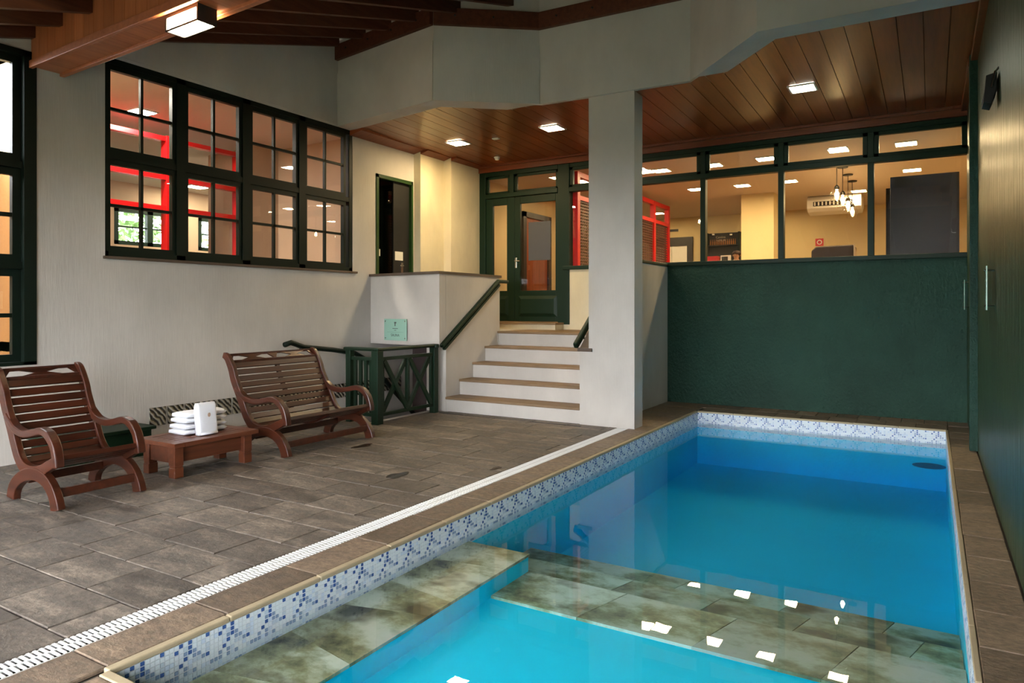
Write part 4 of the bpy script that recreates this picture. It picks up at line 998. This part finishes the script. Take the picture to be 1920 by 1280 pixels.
# cage lamp under the beam
q0 = b0 + bd_ * 2.22 + bn * (BW / 2); LZ = BZ0 - 0.02
TL = thing('beam_lamp', 'box-shaped metal lamp glowing under the clad roof beam', 'lamp', (q0.x, q0.y, LZ - 0.08))
def skq(l0, l1, w0, w1, z0, z1): return skew(2.22 + l0, 2.22 + l1, BW / 2 + w0, BW / 2 + w1, z0, z1)
part('back_plate', skq(-0.20, 0.20, -0.075, 0.075, LZ - 0.006, LZ + 0.02), M_DARKGREY, TL)
for l in (-0.20, 0.185): part('end_cap', skq(l, l + 0.015, -0.075, 0.075, LZ - 0.10, LZ), M_DARKGREY, TL)
part('diffuser', skq(-0.184, 0.184, -0.068, 0.068, LZ - 0.092, LZ - 0.008), M_TUBE, TL)
for w_ in (-0.074, 0.066): part('edge_bar', skq(-0.19, 0.19, w_, w_ + 0.008, LZ - 0.10, LZ - 0.088), M_DARKGREY, TL)
# floodlight on the right wall
q = on_x(1857, 172, XR - 0.04)
FLD = thing('floodlight', 'small black floodlight fixed to the green panel', 'floodlight', tuple(q))
part('housing', MB().prism([(q.x + 0.03, q.z + 0.10), (q.x - 0.03, q.z + 0.085), (q.x - 0.045, q.z - 0.085), (q.x + 0.0, q.z - 0.10), (q.x + 0.03, q.z - 0.02)], 'y', q.y - 0.10, q.y + 0.10), M_BLACK, FLD, 0.004)
part('lens', MB().prism([(q.x - 0.033, q.z + 0.01), (q.x - 0.047, q.z - 0.075), (q.x - 0.049, q.z - 0.075), (q.x - 0.035, q.z + 0.01)], 'y', q.y - 0.075, q.y + 0.075), M_PANEFROST, FLD)
part('bracket', MB().tube([(q.x + 0.0, q.y - 0.11, q.z), (q.x + 0.02, q.y - 0.11, q.z + 0.10), (XR, q.y - 0.08, q.z + 0.13)], 0.008).tube([(q.x + 0.0, q.y + 0.11, q.z), (q.x + 0.02, q.y + 0.11, q.z + 0.10), (XR, q.y + 0.08, q.z + 0.13)], 0.008), M_CHROME, FLD)

# ================================================================== RESTAURANT BEHIND THE WINDOW STRIP
RC, RF, RY1, RX0, RX1 = 3.62, 1.10, 17.25, -9.2, 0.75
struct('floor_restaurant', MB().box(RX0, RX1, YB + 0.12, RY1, RF - 0.1, RF), M_TREAD, 'restaurant floor beyond the windows')
struct('ceiling_restaurant', MB().box(RX0, RX1, YB + 0.12, RY1, RC, RC + 0.1), M_CEILW, 'painted restaurant ceiling')
struct('wall_restaurant_far', MB().box(RX0, RX1, RY1, RY1 + 0.1, RF, RC), M_YELLOW, 'yellow far wall of the restaurant')
struct('wall_restaurant_right', MB().box(RX1, RX1 + 0.1, YB + 0.12, RY1, RF, RC).box(XR, RX1 + 0.1, YB + 0.1, YB + 0.2, RF, RC), M_YELLOW)
struct('wall_restaurant_left', MB().box(RX0 - 0.1, RX0, YB + 0.12, RY1, RF, RC), M_YELLOW)
struct('wall_restaurant_column', MB().box(-3.27, -2.65, 14.35, 14.95, RF, RC), M_YELLOW, 'square yellow column in the restaurant')
# vestibule wall seen through the door glass
struct('wall_vestibule', MB().box(-6.9, -6.8, YB + 0.12, 14, RF, RC).box(-6.8, -5.9, 13.2, 13.3, RF, RC), M_YELLOW, 'yellow wall beyond the double door')
vd = thing('inner_door', 'brown wooden door standing open beyond the double door', 'door', (-6.2, 12.2, RF))
part('leaf', MB().box(-6.75, -6.70, 11.6, 12.5, RF, 3.1), wood('brown_door_wood', rgb(96, 46, 26), rgb(128, 66, 36), 'z', 0.4), vd)
part('jamb', MB().box(-6.8, -6.66, 12.5, 12.62, RF, 3.2).box(-6.8, -6.66, 11.48, 11.6, RF, 3.2).box(-6.8, -6.66, 11.48, 12.62, 3.1, 3.2), M_DARKGREY, vd)
RG = 'square panel lights in the restaurant ceiling'
for (u, v_, lab) in ((1210, 323, 'half hidden behind the pillar'), (1240, 321, 'above the red lattice partition'), (1337, 311, 'in the transom light beside the partition'), (1436, 299, 'in the second transom light'),
                     (1572, 283, 'above the glass pendants'), (1699, 271, 'above the dark cabinet in the last transom light'), (1305, 356, 'next to the first mullion after the red partition'), (1392, 349, 'just above the yellow column'),
                     (1480, 341, 'between the column and the pendants'), (1710, 320, 'just over the top of the dark cabinet'), (1451, 385, 'beyond the yellow column at its side')):
    q = pt(u, v_, 3.6); panel_light(q.x, q.y, RC - 0.004, 0.25, M_LAMPR, 'warm restaurant ceiling panel ' + lab, RG, fr=0.012)
for (x, y, lab) in ((-5.4, 11.3, 'behind the double door transom'), (-5.6, 16.07, 'beyond the red partition panes'), (-5.6, 13.3, 'behind the red lattice partition'), (-1.2, 15.0, 'in front of the air conditioner'), (-7.8, 13.3, 'by the far left restaurant wall')):
    panel_light(x, y, RC - 0.004, 0.25, M_LAMPR, 'warm restaurant ceiling panel ' + lab, RG, fr=0.012)
# red lattice partition
RXP = -4.80; PY0_, PY1_ = YB + 0.16, pt(1251, 492, 2.0).y
PY1_ = on_x(1251, 400, RXP).y
RP = thing('lattice_partition', 'red framed partition with lattice panels and small upper panes in the restaurant', 'partition', (RXP, (PY0_ + PY1_) / 2, RF))
part('frame', MB().box(RXP - 0.04, RXP + 0.04, PY0_, PY1_, 3.42, 3.50).box(RXP - 0.04, RXP + 0.04, PY0_, PY1_, 3.06, 3.13).box(RXP - 0.04, RXP + 0.04, PY0_, PY1_, RF, RF + 0.1), M_RED, RP)
ny = 5
for k in range(ny + 1):
    yy = PY0_ + (PY1_ - PY0_) * k / ny
    part('post', MB().box(RXP - 0.045, RXP + 0.045, yy - 0.045, yy + 0.045, RF, 3.50), M_RED, RP)
lat = MB()
for k in range(40):
    z = RF + 0.12 + k * 0.049
    if z < 3.05: lat.box(RXP + 0.006, RXP + 0.016, PY0_, PY1_, z, z + 0.026)
yy = PY0_ + 0.04
while yy < PY1_: lat.box(RXP - 0.012, RXP + 0.0, yy, yy + 0.02, RF + 0.1, 3.06); yy += 0.07
o = part('lattice', lat, M_REDDK, RP); o['kind'] = 'stuff'; o['label'] = 'brown wooden lattice infill'
for k in range(ny):
    a = PY0_ + (PY1_ - PY0_) * k / ny + 0.045; b_ = PY0_ + (PY1_ - PY0_) * (k + 1) / ny - 0.045
    part('pane', MB().box(RXP - 0.003, RXP + 0.003, a, b_, 3.13, 3.42), M_PANE, RP)
# four pendants in a row
for i, (u, v_, vb) in enumerate(((1569, 301, 365), (1580, 315, 375), (1590, 329, 386), (1598, 341, 397))):
    q = pt(u, v_, RC - 0.02); d = -_s * q.x + _c * q.y; bz = CAM_H + (HORIZON - vb) / F_PX * d
    P_ = thing('pendant_lamp', 'clear glass jar pendant lamp, ' + ('nearest the window strip in its row', 'second from the window strip in its row', 'third from the window strip in its row', 'closest to the air conditioner in its row')[i], 'pendant lamp', (q.x, q.y, bz - 0.12), 'glass jar pendants')
    part('canopy', MB().lathe([(0.075, -0.02), (0.08, 0.0)], (q.x, q.y, RC), 18), M_BLACK, P_)
    part('cord', MB().tube([(q.x, q.y, RC), (q.x, q.y, bz + 0.13)], 0.006, 6), M_BLACK, P_)
    part('cap', MB().lathe([(0.035, 0.08), (0.04, 0.10), (0.03, 0.13), (0.012, 0.15)], (q.x, q.y, bz), 14), M_BLACK, P_)
    part('jar', MB().lathe([(0.085, -0.12), (0.088, 0.02), (0.06, 0.07), (0.036, 0.095)], (q.x, q.y, bz), 18), M_PANE, P_, 0, True)
    part('bulb', MB().lathe([(0.004, -0.045), (0.028, -0.02), (0.032, 0.01), (0.016, 0.05), (0.014, 0.08)], (q.x, q.y, bz), 12), M_BULB, P_, 0, True)
# air conditioner hung under the ceiling
A0, A1 = on_y(1521, 395, 15.8), on_y(1619, 390, 15.8)
AC = thing('air_conditioner', 'beige ceiling-hung air conditioner behind the glass pendants', 'air conditioner', ((A0.x + A1.x) / 2, 15.6, 3.1))
part('casing', MB().prism([(15.2, 3.36), (15.2, 3.52), (15.3, RC - 0.01), (15.95, RC - 0.01), (15.95, 3.40), (15.6, 3.26), (15.3, 3.30)], 'x', A0.x, A1.x), M_OFFWHITE, AC, 0.01)
part('grille', MB().box(A0.x + 0.12, A1.x - 0.15, 15.185, 15.205, 3.40, 3.49), M_BLACK, AC)
for k in range(12): part('louvre', MB().box(A0.x + 0.14 + k * 0.07, A0.x + 0.165 + k * 0.07, 15.175, 15.186, 3.41, 3.48), M_OFFWHITE, AC)
# fire point sign
q = on_y(1536, 454, 15.9)
FS = thing('fire_sign', 'small red square sign with white ring on the yellow wall', 'sign', (q.x, RY1 - 0.01, on_y(1536, 460, RY1).z))
q = on_y(1536.5, 454, RY1 - 0.01)
part('board', MB().box(q.x - 0.085, q.x + 0.085, RY1 - 0.012, RY1 - 0.004, q.z - 0.085, q.z + 0.085), M_RED, FS)
rg = MB(); n = 24
vs = []
for rr in (0.035, 0.055):
    vs += [(q.x + rr * math.cos(2 * math.pi * k / n), RY1 - 0.014, q.z + rr * math.sin(2 * math.pi * k / n)) for k in range(n)]
rg.add(vs, [(k, (k + 1) % n, n + (k + 1) % n, n + k) for k in range(n)])
part('ring', rg, M_OFFWHITE, FS)
# brown covered chest and dark tall cabinet near the glass
c0, c1 = on_y(1521, 480, 11.2), on_y(1600, 458, 11.2)
CH = thing('covered_chest', 'dark brown padded chest standing behind the window sill', 'chest', ((c0.x + c1.x) / 2, 11.4, RF))
part('body', MB().prism([(c0.x, RF), (c1.x, RF), (c1.x, c1.z), (c0.x + 0.06, c1.z - 0.01), (c0.x, c1.z - 0.07)], 'y', 11.2, 11.7), M_BROWNFAB, CH, 0.02)
part('side_flap', MB().prism([(11.2, RF), (11.72, RF), (11.72, c1.z - 0.22), (11.2, c1.z)], 'x', c1.x + 0.002, c1.x + 0.02), M_TAN, CH)
k0, k1 = on_y(1669, 332, 10.7), on_y(1799, 323, 10.7)
CB = thing('dark_cabinet', 'tall dark grey cabinet with small metal handle behind the last window', 'cabinet', ((k0.x + k1.x) / 2, 10.9, RF))
part('body', MB().box(k0.x, k1.x, 10.72, 11.25, RF, k0.z), M_DARKGREY, CB, 0.004)
part('door', MB().box(k0.x + 0.004, k1.x - 0.03, 10.70, 10.72, RF + 0.1, k0.z - 0.004), M_DARKGREY, CB)
h_ = on_y(1784, 436, 10.7)
part('handle', MB().box(h_.x - 0.004, h_.x + 0.004, 10.67, 10.70, h_.z - 0.005, h_.z + 0.05).box(h_.x, h_.x + 0.05, 10.67, 10.69, h_.z - 0.008, h_.z + 0.002), M_CHROME, CB)
part('hinge_board', MB().box(k0.x - 0.06, k0.x - 0.002, 10.9, 11.0, RF, k0.z - 0.12), M_BLACK, CB)
# bar at the far wall
b0_, b1_ = on_y(1324, 437, RY1 - 0.45), on_y(1387, 437, RY1 - 0.45)
BR = thing('back_bar', 'black bar cabinet with a bottle shelf and lettering at the far wall', 'bar cabinet', ((b0_.x + b1_.x) / 2, RY1 - 0.25, RF))
part('body', MB().box(b0_.x, b1_.x, RY1 - 0.30, RY1 - 0.005, RF, b0_.z), M_BLACK, BR)
part('side_panel', MB().box(b1_.x - 0.04, b1_.x, RY1 - 0.46, RY1 - 0.30, RF, b0_.z).box(b0_.x, b0_.x + 0.03, RY1 - 0.46, RY1 - 0.30, RF, b0_.z), M_GREENDK, BR)
shz = on_y(1355, 459, RY1 - 0.4).z
part('shelf', MB().box(b0_.x + 0.03, b1_.x - 0.04, RY1 - 0.45, RY1 - 0.30, shz - 0.02, shz), M_BLACK, BR)
bt = MB().lathe([(0.012, 0.0), (0.014, 0.01), (0.014, 0.08), (0.007, 0.105), (0.007, 0.13), (0.009, 0.138)], (0, 0, 0), 10).mesh('bottle')
bt.materials.append(simple('amber_glass', rgb(150, 96, 40), 0.2))
for k in range(14):
    o = link('bottle', bt, None, None, (b0_.x + 0.08 + k * (b1_.x - b0_.x - 0.2) / 13, RY1 - 0.37, shz), 0, k == 0)
    tag(o, 'small amber bottle standing in the row on the bar cabinet shelf', 'bottle', 'bottles on the bar shelf')
RX_ = Matrix.Rotation(math.pi / 2, 4, 'X'); M_LETTER = simple('pale_lettering', rgb(170, 160, 140), 0.6)
q = on_y(1351, 444, RY1 - 0.31); text_obj('lettering', 'Cantina', 0.075, (q.x, RY1 - 0.302, q.z - 0.03), RX_, M_LETTER, BR)
q = on_y(1351, 449, RY1 - 0.31); text_obj('lettering', 'FAMILIA', 0.065, (q.x, RY1 - 0.302, q.z - 0.04), RX_, M_LETTER, BR)
for u in (1338, 1371):
    q = on_y(u, 441, RY1 - 0.3)
    part('spotlight', MB().lathe([(0.03, 0.0), (0.03, 0.03)], (q.x, RY1 - 0.33, q.z), 10), M_OFFWHITE, BR)
# bar counter with a monitor and a red box, person behind it
q = on_y(1360, 489, 15.6)
CT = thing('bar_counter', 'dark bar counter in front of the bottle shelf', 'counter', (q.x, 15.6, RF))
part('front', MB().box(q.x - 0.9, q.x + 0.5, 15.45, 15.55, RF, 2.20), M_BROWNFAB, CT)
part('worktop', MB().box(q.x - 0.95, q.x + 0.55, 15.40, 15.85, 2.20, 2.235), M_BLACK, CT, 0.004)
m0, m1 = on_y(1351, 485, 15.6), on_y(1370, 478, 15.6)
MN = thing('monitor', 'small white-framed screen standing on the bar counter', 'monitor', ((m0.x + m1.x) / 2, 15.6, 2.235))
part('housing', MB().box(m0.x, m1.x, 15.60, 15.64, 2.27, max(m1.z, 2.47)), M_OFFWHITE, MN, 0.006)
part('screen', MB().box(m0.x + 0.025, m1.x - 0.06, 15.594, 15.60, 2.30, max(m1.z, 2.47) - 0.03), M_BLACK, MN)
part('stand', MB().box((m0.x + m1.x) / 2 - 0.05, (m0.x + m1.x) / 2 + 0.05, 15.58, 15.68, 2.235, 2.25).box((m0.x + m1.x) / 2 - 0.015, (m0.x + m1.x) / 2 + 0.015, 15.62, 15.65, 2.25, 2.30), M_OFFWHITE, MN)
r0, r1 = on_y(1328, 486, 15.6), on_y(1347, 482, 15.6)
RB = thing('red_box', 'flat red box on the bar counter beside the screen', 'box', ((r0.x + r1.x) / 2, 15.62, 2.235))
part('body', MB().box(r0.x, r1.x, 15.52, 15.72, 2.235, max(r1.z, 2.36)), M_RED, RB, 0.004)
part('lid', MB().box(r0.x - 0.004, r1.x + 0.004, 15.516, 15.724, max(r1.z, 2.36), max(r1.z, 2.36) + 0.02), M_RED, RB)
# dark door frame with pale double leaf at the far left
e0, e1 = on_y(1253, 446, RY1 - 0.02), on_y(1299, 446, RY1 - 0.02)
ED = struct_root('door_6', 'dark framed pale double door in the far restaurant wall')
part('frame', MB().box(e0.x - 0.3, e1.x, RY1 - 0.05, RY1 - 0.005, e0.z - 0.22, e0.z).box(e1.x - 0.14, e1.x, RY1 - 0.05, RY1 - 0.005, RF, e0.z - 0.22), M_DARKGREY, ED)
for k in range(2):
    x0 = e0.x - 0.3 + k * (e1.x - 0.14 - e0.x + 0.3) / 2; x1 = x0 + (e1.x - 0.14 - e0.x + 0.3) / 2
    lf = part('door_leaf', MB().box(x0 + 0.004, x1 - 0.004, RY1 - 0.03, RY1 - 0.008, RF, e0.z - 0.22), M_OFFWHITE, ED)
    part('notice', MB().box(x0 + 0.06, x0 + 0.30, RY1 - 0.034, RY1 - 0.03, 2.15, 2.42), M_GREEN, lf)
q = on_y(1263, 432, RY1 - 0.01)
solo('wall_sign', MB().box(q.x - 0.12, q.x + 0.12, RY1 - 0.02, RY1 - 0.003, q.z - 0.03, q.z + 0.03), M_DARKGREY, 'small dark sign on the yellow wall above the pale double door', 'sign')
# person at the bar (only the head shows above the sill)
hq = on_y(1379, 478, 16.1); top = on_y(1379, 470, 16.1).z
def person(x, y, zf, ztop):
    k = (ztop - zf) / 1.70
    V = [((0, 0, .95), .13), ((0, 0, 1.10), .125), ((0, 0, 1.28), .15), ((0, 0, 1.40), .12), ((0, -.01, 1.47), .052), ((0, -.015, 1.53), .06),
         ((0, -.02, 1.60), .082), ((0, -.015, 1.655), .06),
         ((.17, 0, 1.39), .06), ((.24, -.02, 1.13), .045), ((.20, -.20, 1.02), .035), ((.17, -.28, 1.03), .028),
         ((-.17, 0, 1.39), .06), ((-.24, -.02, 1.13), .045), ((-.20, -.20, 1.02), .035), ((-.17, -.28, 1.03), .028),
         ((.09, 0, .88), .085), ((.10, -.01, .48), .06), ((.10, .02, .09), .042), ((.10, -.10, .045), .035),
         ((-.09, 0, .88), .085), ((-.10, -.01, .48), .06), ((-.10, .02, .09), .042), ((-.10, -.10, .045), .035)]
    E = [(0, 1), (1, 2), (2, 3), (3, 4), (4, 5), (5, 6), (6, 7), (3, 8), (8, 9), (9, 10), (10, 11), (3, 12), (12, 13), (13, 14), (14, 15), (0, 16), (16, 17), (17, 18), (18, 19), (0, 20), (20, 21), (21, 22), (22, 23)]
    # five fingers on each hand
    for hand, sx in ((11, 1), (15, -1)):
        hx, hy, hz = V[hand][0]
        for j in range(4):
            a = len(V); fx = hx + sx * (-.024 + j * .016); ln = (.045, .052, .05, .04)[j]
            V += [((fx, hy - .035, hz), .009), ((fx, hy - .035 - ln, hz - .012), .008)]; E += [(hand, a), (a, a + 1)]
        a = len(V); V += [((hx - sx * .045, hy - .01, hz), .010), ((hx - sx * .055, hy - .045, hz), .009)]; E += [(hand, a), (a, a + 1)]
    me = bpy.data.meshes.new('body'); me.from_pydata([tuple(c * k for c in v_) for v_, r in V], E, []); me.update()
    o = link('body', me, None, None); sk = o.modifiers.new('skin', 'SKIN'); sk.use_smooth_shade = True
    for i, (v_, r) in enumerate(V): me.skin_vertices[0].data[i].radius = (r * k, r * k)
    me.skin_vertices[0].data[0].use_root = True
    ss = o.modifiers.new('sub', 'SUBSURF'); ss.levels = 1; ss.render_levels = 1
    dg = bpy.context.evaluated_depsgraph_get(); m2 = bpy.data.meshes.new_from_object(o.evaluated_get(dg)); bpy.data.objects.remove(o)
    m2.materials.clear()
    for mm in (M_SKIN, M_CLOTH): m2.materials.append(mm)
    for p in m2.polygons:
        c = p.center / k; p.use_smooth = True
        p.material_index = 0 if (c.z > 1.44 or (c.y < -.12 and .9 < c.z < 1.12)) else 1
    P_ = thing('person', 'person with dark hair in dark clothes standing behind the bar counter', 'person', (x, y, zf))
    link('body', m2, None, P_)
    hm = MB().lathe([(0.098, -0.03), (0.112, 0.02), (0.106, 0.075), (0.072, 0.118), (0.01, 0.135)], (0, 0.012, 1.585), 18)
    for v_ in hm.v: v_ *= k
    hh = link('hair', hm.mesh('hair'), M_HAIR, P_, None, 0, True)
    for v_ in hh.data.vertices:
        if v_.co.y < -0.02 * k and v_.co.z < 1.635 * k: v_.co.z = max(v_.co.z, 1.622 * k)
    fm = MB().lathe([(0.006, -0.012), (0.012, 0.0), (0.006, 0.012)], (0, -0.105, 1.585), 8)
    for v_ in fm.v: v_ *= k
    link('nose', fm.mesh('nose'), M_SKIN, P_)
    for sx in (-1, 1):
        em_ = MB().lathe([(0.003, -0.006), (0.009, 0.0), (0.003, 0.006)], (sx * 0.032, -0.094, 1.605), 8)
        for v_ in em_.v: v_ *= k
        link('eye', em_.mesh('eye'), M_BLACK, P_)
        er = MB().lathe([(0.005, -0.03), (0.014, 0.0), (0.006, 0.028)], (sx * 0.088, -0.005, 1.595), 8)
        for v_ in er.v: v_ *= k
        link('ear', er.mesh('ear'), M_SKIN, P_)
    mo = MB().box(-0.025, 0.025, -0.092, -0.080, 1.548, 1.556)
    for v_ in mo.v: v_ *= k
    link('mouth', mo.mesh('mouth'), simple('lips', rgb(150, 80, 70), 0.5), P_)
person(hq.x, 16.2, RF, top)

# ================================================================== ROOMS SEEN THROUGH THE LEFT WINDOW
LX = XL - 0.2
struct('ceiling_left_room', MB().box(-9.0, LX, 3.45, 7.65, 3.88, 3.98), M_CEILW, 'pinkish ceiling behind the gridded window')
struct('floor_left_room', MB().box(-14.1, LX, 3.45, 12.1, 0.9, 1.0), M_TREAD)
struct('wall_left_room_end', MB().box(-9.0, LX, 7.61, 7.71, 1.0, 4.05), M_TAN, 'tan end wall behind the gridded window')
struct('wall_left_room_near', MB().box(-14.1, LX, 3.45, 3.55, -0.16, 2.93), M_ORANGE, 'orange rendered outside wall seen through the tall window')
struct('wall_left_room_near_top', MB().box(-14.1, LX, 3.45, 3.55, 2.93, 4.05), M_YELLOW)
struct('wall_left_room_corner', MB().box(-9.08, -8.96, 6.97, 7.71, 1.0, 3.88), M_TAN)
struct('ceiling_far_room', MB().box(-14.1, -9.0, 3.45, 12.1, 3.88, 3.98), simple('grey_white_ceiling', rgb(200, 198, 194), 0.8))
struct('wall_far_room_pier', MB().box(-10.3, -9.05, 7.3, 7.45, 1.0, 3.88), M_TAN)
struct('wall_far_room_end', MB().box(-14.1, -9.0, 12.0, 12.1, 1.0, 3.88), M_TAN)
RFm = thing('red_window_frame', 'bright red timber frame of posts and rails behind the gridded window', 'partition', (-9.0, 5.3, 1.0))
for y in (4.2, 5.765, 6.9): part('post', MB().box(-9.07, -8.93, y - 0.065, y + 0.065, 1.0, 3.70), M_RED, RFm)
for z in (3.66, 3.13, 2.71, 1.3): part('rail', MB().box(-9.05, -8.95, 3.56, 6.9, z - 0.03, z + 0.03), M_RED, RFm)
FX = -13.9
holes = [(y0, y0 + 1.5, 2.62, 3.36) for y0 in (4.2, 6.0, 7.75, 9.6)]
weld(struct('wall_far_room', wall_cells('x', FX - 0.15, FX, 3.45, 12.1, 1.0, 3.88, holes), M_TAN))
w5 = struct_root('window_5', 'green framed windows with trees outside in the far room')
for (a, b_, z0, z1) in holes:
    m_ = (a + b_) / 2
    part('frame', MB().box(FX - 0.1, FX, a, a + 0.09, z0, z1).box(FX - 0.1, FX, b_ - 0.09, b_, z0, z1).box(FX - 0.1, FX, a, b_, z0, z0 + 0.08).box(FX - 0.1, FX, a, b_, z1 - 0.08, z1).box(FX - 0.1, FX, m_ - 0.06, m_ + 0.06, z0, z1), M_GREEN, w5)
    part('muntin', MB().box(FX - 0.08, FX - 0.03, a, b_, (z0 + z1) / 2 - 0.015, (z0 + z1) / 2 + 0.015), M_GREEN, w5)
    part('pane', MB().box(FX - 0.06, FX - 0.055, a, b_, z0, z1), M_PANE, w5)
q = pt(265, 210, 3.87); panel_light(q.x, q.y, 3.875, 0.26, M_LAMPL, 'square panel light on the pinkish ceiling behind the gridded window')
panel_light(-7.7, 4.0, 3.875, 0.26, M_LAMPL, 'added unseen panel light brightening the room behind the gridded window')  # extra lamp hidden by the wall, added to brighten this room
for (u, v_, lab) in ((371, 350, 'square panel light on the grey ceiling just beyond the red frame'), (389, 385, 'square panel light on the grey ceiling above the far green windows')):
    q = pt(u, v_, 3.87); q.x = max(q.x, -13.4); q.y = min(q.y, 11.5)
    panel_light(q.x, q.y, 3.875, 0.4, M_LAMPC, lab, 'panel lights beyond the red frame')
# trees outside the far windows
struct('ground_hill', MB().add([(-40, -30, 0.9), (-14.1, -30, 0.9), (-14.1, 40, 0.9), (-40, 40, 0.9)], [(0, 1, 2, 3)]), M_GROUND)
for i, (x, y, hgt, lab) in enumerate(((-17.5, 4.9, 5.2, 'tall pale leafy tree outside the far room windows'), (-20.5, 10.2, 6.0, 'dark broad leafy tree outside the far room windows'), (-17.8, 15.4, 4.8, 'small bushy tree outside the far room end'))):
    t = thing('tree', lab, 'tree', (x, y, 0.9))
    part('trunk', MB().tube([(x, y, 0.9), (x + 0.1, y, 2.0), (x, y + 0.15, 3.2), (x + 0.2, y + 0.3, 4.0)], [0.16, 0.13, 0.10, 0.05], 8), M_BARK, t)
    lf = MB()
    for k in range(2600):
        a, e, r = random.uniform(0, 6.28), random.uniform(-1, 1), random.random() ** 0.4 * 2.2
        c_ = Vector((x + r * math.cos(a) * math.sqrt(1 - e * e), y + r * math.sin(a) * math.sqrt(1 - e * e) * 1.2, 0.9 + hgt * 0.55 + r * e * 0.9))
        d = Vector((random.gauss(0, 1), random.gauss(0, 1), random.gauss(0, 1))).normalized(); s2 = d.orthogonal().normalized()
        L_, w_ = 0.16, 0.05
        lf.add([c_ - d * L_, c_ + s2 * w_, c_ + d * L_, c_ - s2 * w_], [(0, 1, 2, 3)])
    o = part('foliage', lf, M_LEAF if i == 1 else M_LEAF2, t); o['kind'] = 'stuff'
